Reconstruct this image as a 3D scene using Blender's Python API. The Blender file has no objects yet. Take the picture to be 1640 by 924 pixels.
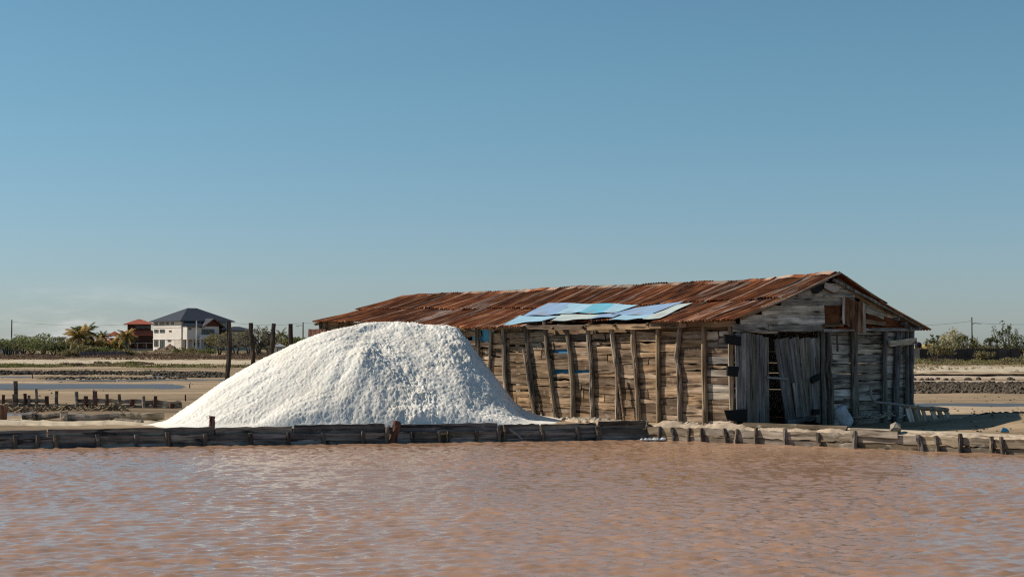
import bpy, math, random
import numpy as np
from mathutils import Vector, Matrix

# ------------------------------------------------------------------ scene, camera, sky, sun
S = bpy.context.scene
C = S.collection
R = math.radians
FPX, CX, CY = 2600.0, 820.0, 462.0
PITCH = math.atan(94 / FPX)
CAMZ = 2.0
cam_d = bpy.data.cameras.new('camera')
cam = bpy.data.objects.new('camera', cam_d)
C.objects.link(cam)
cam.location = (0, 0, CAMZ)
cam.rotation_euler = (math.pi / 2 + PITCH, 0, 0)
cam_d.sensor_width = 36
cam_d.lens = 36 * FPX / 1640
cam_d.clip_start = 0.5
cam_d.clip_end = 9000
S.camera = cam

SUN_EL = R(40)
SUN_H = Vector((-0.983, 0.19, 0)).normalized()          # horizontal direction towards the sun
W = bpy.data.worlds.new('World')
S.world = W
W.use_nodes = True


def N(nt, typ, props=None, **ins):
    n = nt.nodes.new(typ)
    for k, v in (props or {}).items():
        setattr(n, k, v)
    for k, v in ins.items():
        key = int(k[1:]) if k[0] == 'i' and k[1:].isdigit() else k.replace('_', ' ')
        s = n.inputs[key]
        if isinstance(v, bpy.types.NodeSocket):
            nt.links.new(v, s)
        else:
            s.default_value = v
    return n


wn = W.node_tree
wn.nodes.clear()
sky = N(wn, 'ShaderNodeTexSky', dict(sky_type='NISHITA', sun_disc=False, sun_elevation=SUN_EL,
        sun_rotation=math.atan2(SUN_H.x, SUN_H.y), altitude=0, air_density=1.0, dust_density=0.3, ozone_density=1.8))
# low clouds near the horizon, placed by direction
wtc = N(wn, 'ShaderNodeTexCoord')
sep = N(wn, 'ShaderNodeSeparateXYZ', Vector=wtc.outputs['Generated'])
wmap = N(wn, 'ShaderNodeMapping', Vector=wtc.outputs['Generated'], Scale=(14, 14, 52))
cn = N(wn, 'ShaderNodeTexNoise', dict(noise_dimensions='3D'), Vector=wmap.outputs[0], Scale=1.0, Detail=7.0, Roughness=0.6)
cr = N(wn, 'ShaderNodeMapRange', dict(interpolation_type='SMOOTHSTEP'), Value=cn.outputs[0], i1=0.36, i2=0.74, i3=0.0, i4=0.6)
hz = N(wn, 'ShaderNodeMapRange', dict(interpolation_type='SMOOTHSTEP'), Value=sep.outputs[2], i1=0.012, i2=0.042, i3=1.0, i4=0.0)
az = N(wn, 'ShaderNodeMapRange', dict(interpolation_type='SMOOTHSTEP'), Value=sep.outputs[0], i1=-0.27, i2=-0.13, i3=1.0, i4=0.0)
mm = N(wn, 'ShaderNodeMath', dict(operation='MULTIPLY'), i0=cr.outputs[0], i1=hz.outputs[0])
mm2 = N(wn, 'ShaderNodeMath', dict(operation='MULTIPLY'), i0=mm.outputs[0], i1=az.outputs[0])
tf = N(wn, 'ShaderNodeMapRange', dict(interpolation_type='SMOOTHSTEP'), Value=sep.outputs[2], i1=-0.02, i2=0.2, i3=0.0, i4=1.0)
tint = N(wn, 'ShaderNodeMixRGB', Fac=tf.outputs[0], Color1=(0.70, 0.83, 1.12, 1), Color2=(0.70, 0.99, 1.02, 1))
hsv = N(wn, 'ShaderNodeMixRGB', dict(blend_type='MULTIPLY'), Fac=1.0, Color1=sky.outputs[0], Color2=tint.outputs[0])
cmix = N(wn, 'ShaderNodeMixRGB', Fac=mm2.outputs[0], Color1=hsv.outputs[0], Color2=(12, 11.8, 11.6, 1))
SKY_STRENGTH = 0.07
bg = N(wn, 'ShaderNodeBackground', Color=cmix.outputs[0], Strength=SKY_STRENGTH)
wo = N(wn, 'ShaderNodeOutputWorld', Surface=bg.outputs[0])

sun_d = bpy.data.lights.new('sun', 'SUN')
sun_d.energy = 5.0
sun_d.angle = R(0.55)
sun_d.color = (1.0, 0.91, 0.77)
sun = bpy.data.objects.new('sun', sun_d)
C.objects.link(sun)
sun_dir = Vector((SUN_H.x * math.cos(SUN_EL), SUN_H.y * math.cos(SUN_EL), math.sin(SUN_EL)))
sun.rotation_euler = (-sun_dir).to_track_quat('-Z', 'Y').to_euler()
sun.location = (-60, 20, 60)

S.view_settings.view_transform = 'Standard'
S.view_settings.look = 'None'
S.view_settings.exposure = 0.22
S.view_settings.gamma = 1.0
S.render.engine = 'CYCLES'
S.cycles.max_bounces = 6
S.cycles.diffuse_bounces = 3
S.cycles.sample_clamp_indirect = 1.5
S.cycles.use_denoising = False          # fine grain of wood, salt and ripples stays crisp
S.cycles.pixel_filter_type = 'BLACKMAN_HARRIS'
S.cycles.filter_width = 1.2

# ------------------------------------------------------------------ helpers
rng = random.Random(11)
nrng = np.random.default_rng(5)


def ray(px, py):
    a, b = (px - CX) / FPX, (CY - py) / FPX
    c, s = math.cos(PITCH), math.sin(PITCH)
    return Vector((a, c - b * s, s + b * c))


def at(px, py, D):
    """world point seen at photo pixel (px, py) whose depth (world Y) is D"""
    r = ray(px, py)
    return Vector((0, 0, CAMZ)) + r * (D / r.y)


def G(px, py, z=0.0):
    """world point on the level z seen at photo pixel (px, py)"""
    r = ray(px, py)
    return Vector((0, 0, CAMZ)) + r * ((z - CAMZ) / r.z)


def PPM(D):
    return FPX / D


def mesh(name, verts, faces, mat, parent=None, smooth=False):
    me = bpy.data.meshes.new(name)
    me.from_pydata([tuple(v) for v in verts], [], [tuple(f) for f in faces])
    if mat is not None:
        me.materials.append(mat)
    if smooth:
        me.polygons.foreach_set('use_smooth', [True] * len(me.polygons))
    me.update()
    o = bpy.data.objects.new(name, me)
    C.objects.link(o)
    if parent is not None:
        o.parent = parent
    return o


def tag(o, label=None, cat=None, group=None, kind=None):
    if label:
        o['label'] = label
    if cat:
        o['category'] = cat
    if group:
        o['group'] = group
    if kind:
        o['kind'] = kind
    return o


def empty(name, loc=(0, 0, 0), rz=0.0):
    o = bpy.data.objects.new(name, None)
    o.empty_display_size = 0.3
    C.objects.link(o)
    o.location = loc
    o.rotation_euler = (0, 0, rz)
    return o


def copy_part(o, parent, matrix=None):
    c = o.copy()
    C.objects.link(c)
    c.parent = parent
    if matrix is not None:
        c.matrix_basis = matrix
    return c


class MB:
    """collects shapes into ONE mesh"""

    def __init__(s):
        s.v, s.f = [], []

    def add(s, verts, faces):
        b = len(s.v)
        s.v += [tuple(v) for v in verts]
        s.f += [tuple(i + b for i in f) for f in faces]

    def box(s, c, d, M=None):
        x, y, z = (d[0] / 2, d[1] / 2, d[2] / 2)
        vs = [Vector((c[0] + i * x, c[1] + j * y, c[2] + k * z)) for i in (-1, 1) for j in (-1, 1) for k in (-1, 1)]
        if M is not None:
            vs = [M @ v for v in vs]
        s.add(vs, [(0, 1, 3, 2), (4, 6, 7, 5), (0, 4, 5, 1), (2, 3, 7, 6), (0, 2, 6, 4), (1, 5, 7, 3)])

    def tube(s, pts, radii, n=6, jitter=0.0, cap=True):
        pts = [Vector(p) for p in pts]
        if not isinstance(radii, (list, tuple)):
            radii = [radii] * len(pts)
        rings = []
        for i, p in enumerate(pts):
            t = (pts[min(i + 1, len(pts) - 1)] - pts[max(i - 1, 0)]).normalized()
            a = Vector((0, 1, 0)) if abs(t.y) < 0.9 else Vector((1, 0, 0))
            e1 = t.cross(a).normalized()
            e2 = t.cross(e1)
            ring = []
            for k in range(n):
                an = 2 * math.pi * k / n
                r = radii[i] * (1 + rng.uniform(-jitter, jitter))
                ring.append(p + e1 * math.cos(an) * r + e2 * math.sin(an) * r)
            rings.append(ring)
        vs = [v for r in rings for v in r]
        fs = []
        for i in range(len(pts) - 1):
            for k in range(n):
                k2 = (k + 1) % n
                fs.append((i * n + k, i * n + k2, (i + 1) * n + k2, (i + 1) * n + k))
        if cap:
            fs.append(tuple(range(n))[::-1])
            fs.append(tuple((len(pts) - 1) * n + k for k in range(n)))
        s.add(vs, fs)

    def prism(s, poly, p0, ex, ey, n_, t):
        """polygon (2D) in the frame p0, ex, ey, extruded by t along n_"""
        a = [p0 + ex * x + ey * y for x, y in poly]
        b = [p + n_ * t for p in a]
        m = len(poly)
        fs = [tuple(range(m))[::-1], tuple(range(m, 2 * m))]
        for i in range(m):
            j = (i + 1) % m
            fs.append((i, j, m + j, m + i))
        s.add(a + b, fs)

    def blob(s, c, r, jit=0.25, squash=0.75):
        t = (1 + 5 ** .5) / 2
        vs = []
        for v in [(-1, t, 0), (1, t, 0), (-1, -t, 0), (1, -t, 0), (0, -1, t), (0, 1, t), (0, -1, -t), (0, 1, -t), (t, 0, -1), (t, 0, 1), (-t, 0, -1), (-t, 0, 1)]:
            k = r / 1.9 * (1 + rng.uniform(-jit, jit))
            vs.append((c[0] + v[0] * k, c[1] + v[1] * k, c[2] + v[2] * k * squash))
        s.add(vs, [(0, 11, 5), (0, 5, 1), (0, 1, 7), (0, 7, 10), (0, 10, 11), (1, 5, 9), (5, 11, 4), (11, 10, 2), (10, 7, 6), (7, 1, 8),
                   (3, 9, 4), (3, 4, 2), (3, 2, 6), (3, 6, 8), (3, 8, 9), (4, 9, 5), (2, 4, 11), (6, 2, 10), (8, 6, 7), (9, 8, 1)])

    def build(s, name, mat, parent=None, smooth=False):
        return mesh(name, s.v, s.f, mat, parent, smooth)


def vnoise(x, y, seed=0):
    """smooth value noise on arrays, about -1..1"""
    x = np.asarray(x, float)
    y = np.asarray(y, float)
    xi, yi = np.floor(x), np.floor(y)
    xf, yf = x - xi, y - yi

    def h(a, b):
        q = np.sin(a * 127.1 + b * 311.7 + seed * 74.7) * 43758.5453
        return (q - np.floor(q)) * 2 - 1
    u, v = xf * xf * (3 - 2 * xf), yf * yf * (3 - 2 * yf)
    return (h(xi, yi) * (1 - u) + h(xi + 1, yi) * u) * (1 - v) + (h(xi, yi + 1) * (1 - u) + h(xi + 1, yi + 1) * u) * v


def fbm(x, y, o=4, seed=0):
    r, a = 0, 1.0
    for i in range(o):
        r = r + a * vnoise(x * 2 ** i + i * 17.3, y * 2 ** i - i * 9.1, seed + i)
        a *= 0.5
    return r


def smooth01(x, a, b):
    t = np.clip((x - a) / (b - a), 0, 1)
    return t * t * (3 - 2 * t)


# ------------------------------------------------------------------ materials
def pmat(name, rough=0.9, spec=0.25):
    m = bpy.data.materials.new(name)
    m.use_nodes = True
    nt = m.node_tree
    b = nt.nodes['Principled BSDF']
    b.inputs['Roughness'].default_value = rough
    b.inputs['Specular IOR Level'].default_value = spec
    return m, nt, b


def ramp(nt, fac, stops):
    n = nt.nodes.new('ShaderNodeValToRGB')
    e = n.color_ramp.elements
    while len(e) > 1:
        e.remove(e[-1])
    for i, (p, c) in enumerate(stops):
        el = e[0] if i == 0 else e.new(p)
        el.position = p
        el.color = (c[0], c[1], c[2], 1)
    nt.links.new(fac, n.inputs[0])
    return n.outputs[0]


def math_(nt, op, a, b=0.0):
    return N(nt, 'ShaderNodeMath', dict(operation=op), i0=a, i1=b).outputs[0]


def mixc(nt, fac, a, b, mode='MIX'):
    def c4(c):
        return c if isinstance(c, bpy.types.NodeSocket) else (c[0], c[1], c[2], 1)
    return N(nt, 'ShaderNodeMixRGB', dict(blend_type=mode), Fac=fac, Color1=c4(a), Color2=c4(b)).outputs[0]


def noise(nt, vec, scale=1.0, detail=4.0, w=None, rough=0.55, dist=0.0):
    n = N(nt, 'ShaderNodeTexNoise', dict(noise_dimensions='4D'), Vector=vec, Scale=scale, Detail=detail, Roughness=rough, Distortion=dist)
    if w is not None:
        nt.links.new(w, n.inputs['W'])
    return n.outputs[0]


def mapped(nt, scale, kind='Object', rot=(0, 0, 0)):
    t = N(nt, 'ShaderNodeTexCoord')
    return N(nt, 'ShaderNodeMapping', Vector=t.outputs[kind], Scale=scale, Rotation=rot).outputs[0]


def wood(name, dark, mid, light, axis='x', bump=0.22, vmin=0.6, vmax=1.3, scale=1.0, salt=0.0):
    m, nt, b = pmat(name, 0.92, 0.12)
    sc = {'x': (0.9, 12, 12), 'z': (14, 14, 0.9)}[axis]
    sc = tuple(v * scale for v in sc)
    rnd = N(nt, 'ShaderNodeObjectInfo').outputs['Random']
    w = math_(nt, 'MULTIPLY', rnd, 57.0)
    g = noise(nt, mapped(nt, sc), 1.0, 7.0, w, 0.65, 0.4)
    col = ramp(nt, g, [(0.34, dark), (0.48, mid), (0.64, light)])
    p = noise(nt, mapped(nt, (1.7, 3.2, 3.2) if axis == 'x' else (3.2, 3.2, 1.7)), 1.0, 3.0, w)
    pf = N(nt, 'ShaderNodeMapRange', Value=p, i1=0.3, i2=0.7, i3=0.62, i4=1.2).outputs[0]
    col = mixc(nt, 1.0, col, N(nt, 'ShaderNodeCombineColor', i0=pf, i1=pf, i2=pf).outputs[0], 'MULTIPLY')
    rv = N(nt, 'ShaderNodeMapRange', Value=rnd, i1=0.0, i2=1.0, i3=vmin, i4=vmax).outputs[0]
    warm = N(nt, 'ShaderNodeMath', dict(operation='FRACT'), i0=math_(nt, 'MULTIPLY', rnd, 7.31)).outputs[0]
    rg = math_(nt, 'MULTIPLY', rv, N(nt, 'ShaderNodeMapRange', Value=warm, i1=0.0, i2=1.0, i3=1.0, i4=0.9).outputs[0])
    rb = math_(nt, 'MULTIPLY', rv, N(nt, 'ShaderNodeMapRange', Value=warm, i1=0.0, i2=1.0, i3=1.03, i4=0.74).outputs[0])
    col = mixc(nt, 1.0, col, N(nt, 'ShaderNodeCombineColor', i0=rv, i1=rg, i2=rb).outputs[0], 'MULTIPLY')
    # cracks and knots
    k = noise(nt, mapped(nt, (1.1, 9, 9) if axis == 'x' else (9, 9, 1.1)), 1.0, 2.0, math_(nt, 'ADD', w, 9.0))
    kf = N(nt, 'ShaderNodeMapRange', Value=k, i1=0.41, i2=0.34, i3=0.0, i4=0.85).outputs[0]
    col = mixc(nt, kf, col, (dark[0] * 0.35, dark[1] * 0.33, dark[2] * 0.33))
    if salt:
        s_ = noise(nt, mapped(nt, (4, 6, 6)), 1.0, 5.0, math_(nt, 'ADD', w, 21.0))
        sf = N(nt, 'ShaderNodeMapRange', Value=s_, i1=0.58, i2=0.72, i3=0.0, i4=salt).outputs[0]
        col = mixc(nt, sf, col, (0.5, 0.45, 0.38))
    nt.links.new(col, b.inputs['Base Color'])
    bm = N(nt, 'ShaderNodeBump', Strength=bump, Distance=0.02, Height=g)
    nt.links.new(bm.outputs[0], b.inputs['Normal'])
    return m


def plain(name, col, rough=0.85, var=0.25, scale=3.0, spec=0.2, bump=0.0, metal=0.0, rnd_val=0.0):
    m, nt, b = pmat(name, rough, spec)
    n = noise(nt, mapped(nt, (scale,) * 3), 1.0, 5.0)
    f = N(nt, 'ShaderNodeMapRange', Value=n, i1=0.3, i2=0.7, i3=1 - var, i4=1 + var).outputs[0]
    if rnd_val:
        r_ = N(nt, 'ShaderNodeObjectInfo').outputs['Random']
        f = math_(nt, 'MULTIPLY', f, N(nt, 'ShaderNodeMapRange', Value=r_, i1=0.0, i2=1.0, i3=1 - rnd_val, i4=1 + rnd_val).outputs[0])
    c = mixc(nt, 1.0, col, N(nt, 'ShaderNodeCombineColor', i0=f, i1=f, i2=f).outputs[0], 'MULTIPLY')
    nt.links.new(c, b.inputs['Base Color'])
    b.inputs['Metallic'].default_value = metal
    if bump:
        nt.links.new(N(nt, 'ShaderNodeBump', Strength=bump, Distance=0.03, Height=n).outputs[0], b.inputs['Normal'])
    return m


def leafmat(name, cols, rough=0.7):
    m, nt, b = pmat(name, rough, 0.2)
    r_ = N(nt, 'ShaderNodeNewGeometry').outputs['Random Per Island']
    col = ramp(nt, r_, [((i + 0.0) / max(1, len(cols) - 1), c) for i, c in enumerate(cols)])
    nt.links.new(col, b.inputs['Base Color'])
    tl = N(nt, 'ShaderNodeBsdfTranslucent', Color=col)
    mx = N(nt, 'ShaderNodeMixShader', i0=0.4, i1=b.outputs[0], i2=tl.outputs[0])
    nt.links.new(mx.outputs[0], nt.nodes['Material Output'].inputs['Surface'])
    return m


M_side = wood('weathered_brown_boards', (0.075, 0.05, 0.033), (0.255, 0.176, 0.117), (0.48, 0.365, 0.258), salt=0.45, vmin=.5, vmax=1.4)
M_gable = wood('weathered_grey_boards', (0.11, 0.098, 0.086), (0.36, 0.327, 0.29), (0.6, 0.55, 0.485), vmin=0.55, vmax=1.4)
M_door = wood('grey_door_boards', (0.06, 0.056, 0.054), (0.155, 0.147, 0.142), (0.29, 0.277, 0.27), vmin=0.7, vmax=1.3)
M_post = wood('round_timber', (0.09, 0.068, 0.05), (0.21, 0.168, 0.125), (0.36, 0.3, 0.24), axis='z', vmin=0.8, vmax=1.25)
M_postg = wood('grey_round_timber', (0.07, 0.065, 0.062), (0.17, 0.16, 0.155), (0.28, 0.27, 0.26), axis='z', vmin=0.8, vmax=1.25)
M_beam = wood('plate_timber', (0.12, 0.085, 0.055), (0.28, 0.2, 0.14), (0.4, 0.31, 0.23))
M_bankd = wood('damp_dark_boards', (0.055, 0.052, 0.05), (0.18, 0.17, 0.165), (0.36, 0.34, 0.32), vmin=0.55, vmax=1.3, salt=0.3)
M_bankr = wood('salt_crusted_boards', (0.10, 0.082, 0.06), (0.24, 0.2, 0.155), (0.38, 0.33, 0.27), salt=0.6)
M_bankpost = wood('bank_stakes', (0.05, 0.045, 0.04), (0.13, 0.115, 0.1), (0.24, 0.21, 0.18), axis='z')
M_darkpost = wood('tarred_post', (0.022, 0.017, 0.015), (0.055, 0.043, 0.037), (0.11, 0.088, 0.072), axis='z')
M_redpost = wood('reddish_stake', (0.045, 0.022, 0.02), (0.12, 0.06, 0.05), (0.22, 0.14, 0.12), axis='z')
M_panboard = wood('pan_boards', (0.15, 0.12, 0.09), (0.38, 0.31, 0.24), (0.6, 0.5, 0.4), salt=0.6)
M_log = wood('grey_log', (0.11, 0.09, 0.07), (0.24, 0.2, 0.16), (0.38, 0.33, 0.27))
M_rubber = plain('black_rubber', (0.006, 0.006, 0.006), 0.75, 0.2)
M_sack = plain('white_sack', (0.42, 0.44, 0.47), 0.8, 0.25, 6, bump=0.6)
M_stone = plain('pale_stone', (0.32, 0.28, 0.22), 0.95, 0.35, 8, bump=0.8)
M_plastic = plain('blue_plastic', (0.05, 0.22, 0.36), 0.5, 0.2, 6)
M_metal = plain('galvanised_pipe', (0.2, 0.2, 0.2), 0.6, 0.25, 8)


def rust_mat(name, pale=0.0, vmin=0.62, vmax=1.35):
    m, nt, b = pmat(name, 0.95, 0.04)
    rnd = N(nt, 'ShaderNodeObjectInfo').outputs['Random']
    w = math_(nt, 'MULTIPLY', rnd, 43.0)
    g = noise(nt, mapped(nt, (0.55, 7.5, 1)), 1.0, 6.0, w, 0.6, 0.3)        # streaks down the slope (local x)
    col = ramp(nt, g, [(0.32, (0.04, 0.017, 0.013)), (0.43, (0.12, 0.045, 0.026)), (0.53, (0.24, 0.083, 0.037)), (0.62, (0.40, 0.165, 0.07)), (0.72, (0.52, 0.3, 0.17))])
    z = noise(nt, mapped(nt, (0.45, 11, 1)), 1.0, 4.0, math_(nt, 'ADD', w, 13.0))
    zf = N(nt, 'ShaderNodeMapRange', Value=z, i1=0.63 - pale, i2=0.69 - pale, i3=0.0, i4=0.8).outputs[0]
    col = mixc(nt, zf, col, (0.48, 0.40, 0.34))
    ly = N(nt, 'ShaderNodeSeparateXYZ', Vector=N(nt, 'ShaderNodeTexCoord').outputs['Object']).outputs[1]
    lap_glint = N(nt, 'ShaderNodeMapRange', Value=math_(nt, 'ADD', math_(nt, 'ABSOLUTE', ly), math_(nt, 'MULTIPLY', z, 0.1)), i1=0.458, i2=0.472, i3=0.0, i4=0.6).outputs[0]
    col = mixc(nt, lap_glint, col, (0.5, 0.4, 0.32))  # pale zinc lap edges, with the sun caught on raised edges painted in
    p = noise(nt, mapped(nt, (2, 3, 2)), 1.0, 5.0, math_(nt, 'ADD', w, 31.0))
    pf = N(nt, 'ShaderNodeMapRange', Value=p, i1=0.3, i2=0.72, i3=0.45, i4=1.2).outputs[0]
    rv = N(nt, 'ShaderNodeMapRange', Value=rnd, i1=0.0, i2=1.0, i3=vmin, i4=vmax).outputs[0]
    f = math_(nt, 'MULTIPLY', pf, rv)
    col = mixc(nt, 1.0, col, N(nt, 'ShaderNodeCombineColor', i0=f, i1=f, i2=f).outputs[0], 'MULTIPLY')
    nt.links.new(col, b.inputs['Base Color'])
    nt.links.new(N(nt, 'ShaderNodeBump', Strength=0.3, Distance=0.01, Height=p).outputs[0], b.inputs['Normal'])
    return m


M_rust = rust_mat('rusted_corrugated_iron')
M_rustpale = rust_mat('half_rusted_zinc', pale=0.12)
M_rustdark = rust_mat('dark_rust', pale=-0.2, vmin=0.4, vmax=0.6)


def painted_mat(name, col):
    m, nt, b = pmat(name, 0.6, 0.3)
    n = noise(nt, mapped(nt, (0.9, 5, 2)), 1.0, 5.0)
    f = N(nt, 'ShaderNodeMapRange', Value=n, i1=0.3, i2=0.7, i3=0.72, i4=1.0).outputs[0]
    c = mixc(nt, 1.0, col, N(nt, 'ShaderNodeCombineColor', i0=f, i1=f, i2=f).outputs[0], 'MULTIPLY')
    d = noise(nt, mapped(nt, (3, 3, 3)), 1.0, 6.0)
    df = N(nt, 'ShaderNodeMapRange', Value=d, i1=0.54, i2=0.72, i3=0.0, i4=0.6).outputs[0]
    c = mixc(nt, df, c, (0.3, 0.24, 0.2))
    nt.links.new(c, b.inputs['Base Color'])
    return m


M_peri = painted_mat('faded_periwinkle_sheet', (0.25, 0.37, 0.54))
M_paleb = painted_mat('faded_pale_blue_sheet', (0.31, 0.50, 0.62))
M_cyan = painted_mat('faded_cyan_sheet', (0.13, 0.42, 0.55))
M_white = painted_mat('faded_cream_sheet', (0.46, 0.53, 0.5))

# salt
M_salt, nt, b = pmat('harvested_salt', 0.75, 0.3)
v1 = mapped(nt, (9, 9, 9))
n1 = noise(nt, mapped(nt, (26, 26, 26)), 1.0, 5.0, None, 0.7)
n2 = noise(nt, mapped(nt, (0.7, 0.7, 0.9)), 1.0, 4.0)
sc_ = ramp(nt, n2, [(0.3, (0.68, 0.635, 0.555)), (0.6, (0.78, 0.745, 0.675)), (0.8, (0.72, 0.675, 0.60))])
nt.links.new(sc_, b.inputs['Base Color'])
nt.links.new(N(nt, 'ShaderNodeBump', Strength=0.6, Distance=0.02, Height=n1).outputs[0], b.inputs['Normal'])

# ground
M_ground, nt, b = pmat('salt_flat_mud', 0.95, 0.1)
gv = mapped(nt, (0.04, 0.16, 0.05))
ga = noise(nt, gv, 1.0, 7.0, None, 0.62, 0.3)
gb = noise(nt, mapped(nt, (1.5, 2.2, 1.5)), 1.0, 8.0, None, 0.65)
gc = ramp(nt, ga, [(0.32, (0.11, 0.08, 0.05)), (0.44, (0.21, 0.15, 0.092)), (0.55, (0.32, 0.235, 0.15)), (0.68, (0.43, 0.335, 0.235))])
gf = N(nt, 'ShaderNodeMapRange', Value=gb, i1=0.3, i2=0.7, i3=0.72, i4=1.2).outputs[0]
gc = mixc(nt, 1.0, gc, N(nt, 'ShaderNodeCombineColor', i0=gf, i1=gf, i2=gf).outputs[0], 'MULTIPLY')
nt.links.new(gc, b.inputs['Base Color'])
nt.links.new(N(nt, 'ShaderNodeBump', Strength=0.5, Distance=0.06, Height=gb).outputs[0], b.inputs['Normal'])


def water_mat(name, col, rough, bscale, bstr):
    m, nt, b = pmat(name, rough, 0.5)
    b.inputs['IOR'].default_value = 1.33
    n = noise(nt, mapped(nt, (0.12, 0.2, 1)), 1.0, 3.0)
    c = ramp(nt, n, [(0.3, tuple(v * 0.88 for v in col)), (0.7, tuple(v * 1.1 for v in col))])
    nt.links.new(c, b.inputs['Base Color'])
    h = noise(nt, mapped(nt, (bscale, bscale * 1.6, 1)), 1.0, 4.0)
    nt.links.new(N(nt, 'ShaderNodeBump', Strength=bstr, Distance=0.03, Height=h).outputs[0], b.inputs['Normal'])
    return m


M_water = water_mat('red_brine', (0.315, 0.186, 0.116), 0.035, 9.0, 0.22)
M_pond = water_mat('grey_brine', (0.085, 0.075, 0.068), 0.42, 1.5, 0.8)
M_pondb = water_mat('brown_brine', (0.2, 0.135, 0.105), 0.2, 2.5, 0.5)
M_clod = plain('dark_clods', (0.055, 0.042, 0.032), 0.95, 0.4, 3, bump=0.6)
M_clodr = plain('brown_clods', (0.085, 0.066, 0.046), 0.95, 0.45, 3, bump=0.6)
M_sand = plain('pale_salt_sand', (0.42, 0.345, 0.245), 0.95, 0.25, 1.2, bump=0.4)
M_earth = plain('brown_earth', (0.16, 0.11, 0.08), 0.95, 0.4, 2, bump=0.6)
M_crust = plain('salt_crust', (0.37, 0.29, 0.215), 0.9, 0.3, 5, bump=0.7)

# ------------------------------------------------------------------ setting: water, ground, ponds
WZ = -0.38
BL0, BL1, BR1 = Vector((-12.05, 38.2, 0)), Vector((3.48, 42.1, 0)), Vector((11.34, 36.0, 0))


def bank_y(x):
    x = np.asarray(x, float)
    kl = (BL1.y - BL0.y) / (BL1.x - BL0.x)
    kr = (BR1.y - BL1.y) / (BR1.x - BL1.x)
    return np.where(x < BL1.x, BL1.y + kl * (x - BL1.x), BL1.y + kr * (x - BL1.x))


def build_water():
    xs = np.arange(-15, 15.01, 0.06)
    ys = [12.0]
    while ys[-1] < 42.9:
        ys.append(ys[-1] + 0.035 + 0.0013 * (ys[-1] - 12))
    ys = np.array(ys)
    X, Y = np.meshgrid(xs, ys)
    Z = np.zeros_like(X)
    rs = np.random.default_rng(3)
    for i in range(95):
        long_ = i < 50
        lam = 0.18 * (3.0 ** rs.random()) if long_ else 0.13 * (2.6 ** rs.random())
        th = R(-98) + rs.normal(0, 0.5 if long_ else 0.8)
        k = 2 * math.pi / lam
        amp = (0.0062 if long_ else 0.0042) * lam * (0.6 + 0.8 * rs.random())
        wob = 0.25 * np.sin(X * (0.5 + rs.random()) + Y * 0.6 * rs.random() + rs.random() * 6)
        Z += amp * np.sin(k * (X * math.cos(th) + Y * math.sin(th)) + rs.random() * 6.28 + wob * 3)
    gust = 0.85 + 0.35 * fbm(X * 0.12, Y * 0.3, 3, 4)
    Z *= gust * WAVE
    ny, nx = X.shape
    V = np.stack([X.ravel(), Y.ravel(), (Z + WZ).ravel()], 1)
    idx = np.arange(nx * ny).reshape(ny, nx)
    F = np.stack([idx[:-1, :-1].ravel(), idx[:-1, 1:].ravel(), idx[1:, 1:].ravel(), idx[1:, :-1].ravel()], 1)
    # flat surroundings outside the rippled area
    ring = np.array([[-160, -80], [160, -80], [160, 12.0], [-160, 12.0], [-160, 42.9], [-15, 42.9], [-15, 12.0], [15, 42.9], [15, 12.0], [160, 42.9]], float)
    b0 = len(V)
    V = np.vstack([V, np.column_stack([ring, np.full(len(ring), WZ)])])
    F = np.vstack([F, np.array([[0, 1, 2, 3], [3, 6, 5, 4], [8, 2, 9, 7]]) + b0])
    me = bpy.data.meshes.new('water')
    me.vertices.add(len(V))
    me.vertices.foreach_set('co', V.ravel())
    me.loops.add(F.size)
    me.loops.foreach_set('vertex_index', F.ravel().astype(np.int32))
    me.polygons.add(len(F))
    me.polygons.foreach_set('loop_start', np.arange(0, F.size, 4, dtype=np.int32))
    me.polygons.foreach_set('use_smooth', np.ones(len(F), bool))
    me.update(calc_edges=True)
    me.validate()
    me.materials.append(M_water)
    o = bpy.data.objects.new('water', me)
    C.objects.link(o)
    tag(o, 'rippled reddish brown brine filling the salt pond in the foreground', kind='structure')


WAVE = 1.0
build_water()

# ponds behind: (x0, x1 at near edge in photo px, y px near, y px far, level)
PONDS = [
    # name, px0, px1, py_near, py_far, material, label
    (-60, 300, 623.5, 614.5, 'pond', 'long grey blue brine strip behind the stake row'),
    (60, 420, 609.8, 607.8, 'pond', 'thin dark blue brine sliver just above the wider grey strip'),
    (-60, 62, 604.6, 602.4, 'pond', 'short pale blue brine sliver at the left edge beyond the mud lumps'),
    (235, 380, 604.5, 601.5, 'pond', 'pale grey brine patch beside the grey mud heap left of the big salt pile'),
    (-60, 94, 668.0, 654.5, 'pondb', 'brown brine pool between the left path and the stake row'),
    (1440, 1760, 651.0, 645.5, 'pond', 'bluish brine strip on the mud right of the shed'),
]


def pond_quad(p):
    a, b_, yn, yf = p[:4]
    P = [G(a, yn, -0.03), G(b_, yn, -0.03), G(b_, yf, -0.03), G(a, yf, -0.03)]
    return P


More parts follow.
